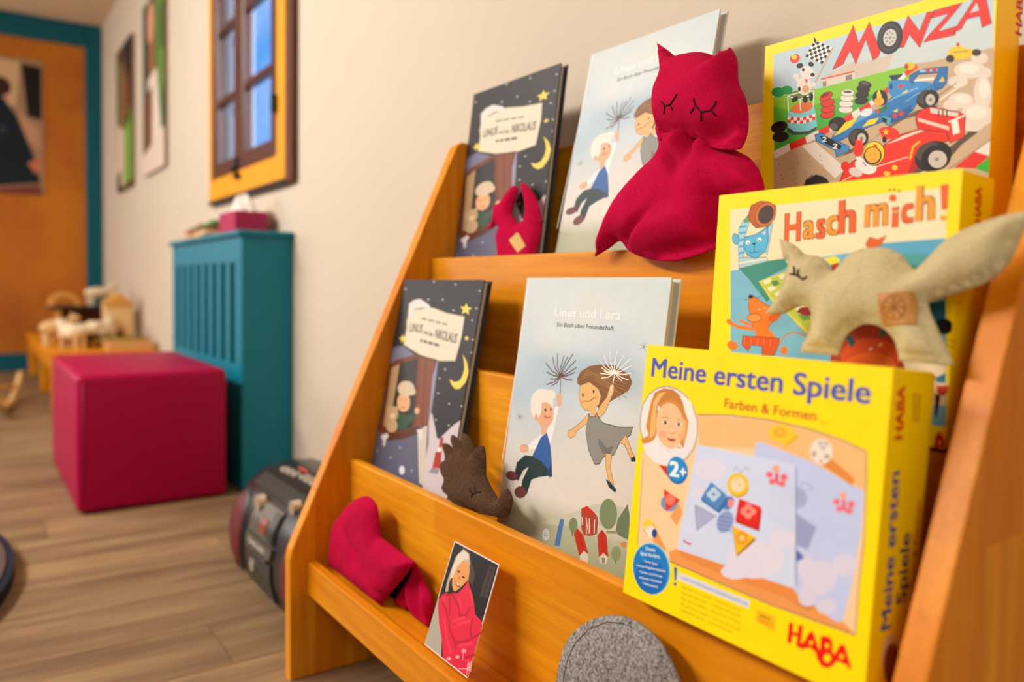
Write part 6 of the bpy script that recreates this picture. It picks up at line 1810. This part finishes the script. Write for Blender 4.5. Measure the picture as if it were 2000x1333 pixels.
# toy stable with ramp and arch
st_ = empty('toy_stable', (-4.85, -.24, BZ), 'dark-roofed wooden toy stable at the back of the bench', 'toy')
bm = bmesh.new(); box_bm(bm, (-.12, -.17, .175), (.12, .15, .19), .002); bm_obj('roof', bm, TW[3], st_)
for sx, sy in ((-1, -1), (1, -1), (-1, 1), (1, 1)):
    bm = bmesh.new(); box_bm(bm, (sx * .10 - .01, sy * .13 - .01, 0), (sx * .10 + .01, sy * .13 + .01, .1748)); bm_obj('post', bm, TW[1], st_)
bm = bmesh.new(); box_bm(bm, (-.118, -.12, 0), (-.108, .12, .1748)); bm_obj('rear_wall', bm, TW[4], st_)
def arch(x, y, z, R, w, mat, label):
    bm = bmesh.new(); n = 16; o_ = [(R * math.cos(math.pi * k / n), R * math.sin(math.pi * k / n)) for k in range(n + 1)]; i_ = [((R * .62) * math.cos(math.pi * k / n), (R * .62) * math.sin(math.pi * k / n)) for k in range(n, -1, -1)]
    prism_bm(bm, o_ + i_, 'x', -w / 2, w / 2)
    o = bm_obj('wooden_arch', bm, mat, None, label=label, cat='toy block'); o.location = (x, y, z); return o
arch(-4.84, -.335, BZ + .1912, .075, .07, TW[1], 'orange wooden arch block standing on the dark stable roof')
bm = bmesh.new(); box_bm(bm, (-.02, -.014, 0), (.02, .014, .05), .002); o = bm_obj('wooden_block', bm, TW[1], None, label='small upright wooden block on the left end of the stable roof', cat='toy block'); o.location = (-4.78, -.395, BZ + .1912)
th = empty('toy_house', (-4.62, -.11, BZ), 'tall pale wooden toy house beside the wall on the bench', 'toy')
bm = bmesh.new(); box_bm(bm, (-.07, -.065, 0), (.07, .065, .20), .002); bm_obj('walls', bm, TW[0], th)
bm = bmesh.new(); prism_bm(bm, [(-.075, .2005), (.075, .2005), (0, .265)], 'x', -.08, .08); bm_obj('roof', bm, TW[1], th)
bm = bmesh.new(); box_bm(bm, (.0705, -.015, 0), (.073, .015, .07)); bm_obj('door', bm, TW[4], th)
tr = empty('wooden_tray', (-4.26, -.12, BZ), 'shallow pale wooden tray on the near end of the bench', 'tray')
TRY = plain('tray_wood', 'cf9f66', .6, .3, .08)
bm = bmesh.new(); box_bm(bm, (-.14, -.10, 0), (.14, .10, .008)); bm_obj('base', bm, TRY, tr)
for a, b in (((-.14, -.10, .0082), (.14, -.092, .035)), ((-.14, .092, .0082), (.14, .10, .035)), ((.132, -.0918, .0082), (.14, .0918, .035)), ((-.14, -.0918, .0082), (-.132, .0918, .035))):
    bm = bmesh.new(); box_bm(bm, a, b, .001); bm_obj('rim', bm, TRY, tr)
for k, (cl, lb, dx) in enumerate(((5, 'long green wooden leaf lying across the tray rim', 0), (1, 'long tan wooden leaf under the green one on the tray', .03))):
    bm = bmesh.new(); n = 14; o_ = [(.025 * math.sin(math.pi * t / n), .115 * (2 * t / n - 1)) for t in range(n + 1)]; i_ = [(-.025 * math.sin(math.pi * t / n), .115 * (2 * t / n - 1)) for t in range(n - 1, 0, -1)]
    prism_bm(bm, o_ + i_, 'z', 0, .008); o = bm_obj('wooden_leaf', bm, TW[cl], None, label=lb, cat='toy'); o.location = (-4.27 + dx, -.135, BZ + .0355 + (.0085 if k == 0 else 0)); o.rotation_euler.z = .05

# ------------------------------------------------------------ rug and wooden rocker at the left edge
rg = empty('floor_cushion', (-1.87, -1.46, 0), 'large round grey floor mat with a navy edge at the left', 'mat')
bm = bmesh.new(); cyl_bm(bm, (0, 0, .0145), .765, .025, 'z', 72); bm_obj('edge', bm, plain('navy_binding', '141c2c', .8, .2), rg, False)
bm = bmesh.new(); cyl_bm(bm, (0, 0, .0285), .750, .003, 'z', 72); bm_obj('surface', bm, felt('mat_wool', '5c4a44', '42342f', '74605a', .6), rg, False)
wr_ = empty('wooden_rocker', (-4.22, -.735, 0), 'pale wooden rocking frame on the floor at the left edge', 'toy', rot=(0, 0, -.17))
for dy in (-.16, .12):
    bm = bmesh.new(); tube_bm(bm, [(-.42 + .84 * t / 12, dy, .018 + .10 * (2 * t / 12 - 1) ** 2) for t in range(13)], .016, 8); bm_obj('runner', bm, TW[0], wr_, True)
for dx in (-.25, 0, .25):
    bm = bmesh.new(); tube_bm(bm, [(dx, -.16, .018 + .10 * (dx / .42) ** 2 + .018), (dx, .12, .018 + .10 * (dx / .42) ** 2 + .018)], .010, 8); bm_obj('rung', bm, TW[1], wr_, True)
bm = bmesh.new(); tube_bm(bm, [(-.25, -.02, .06), (-.20, -.02, .22), (-.05, -.02, .27), (.10, -.02, .22), (.22, -.02, .06)], .012, 8); bm_obj('arch_handle', bm, TW[0], wr_, True)
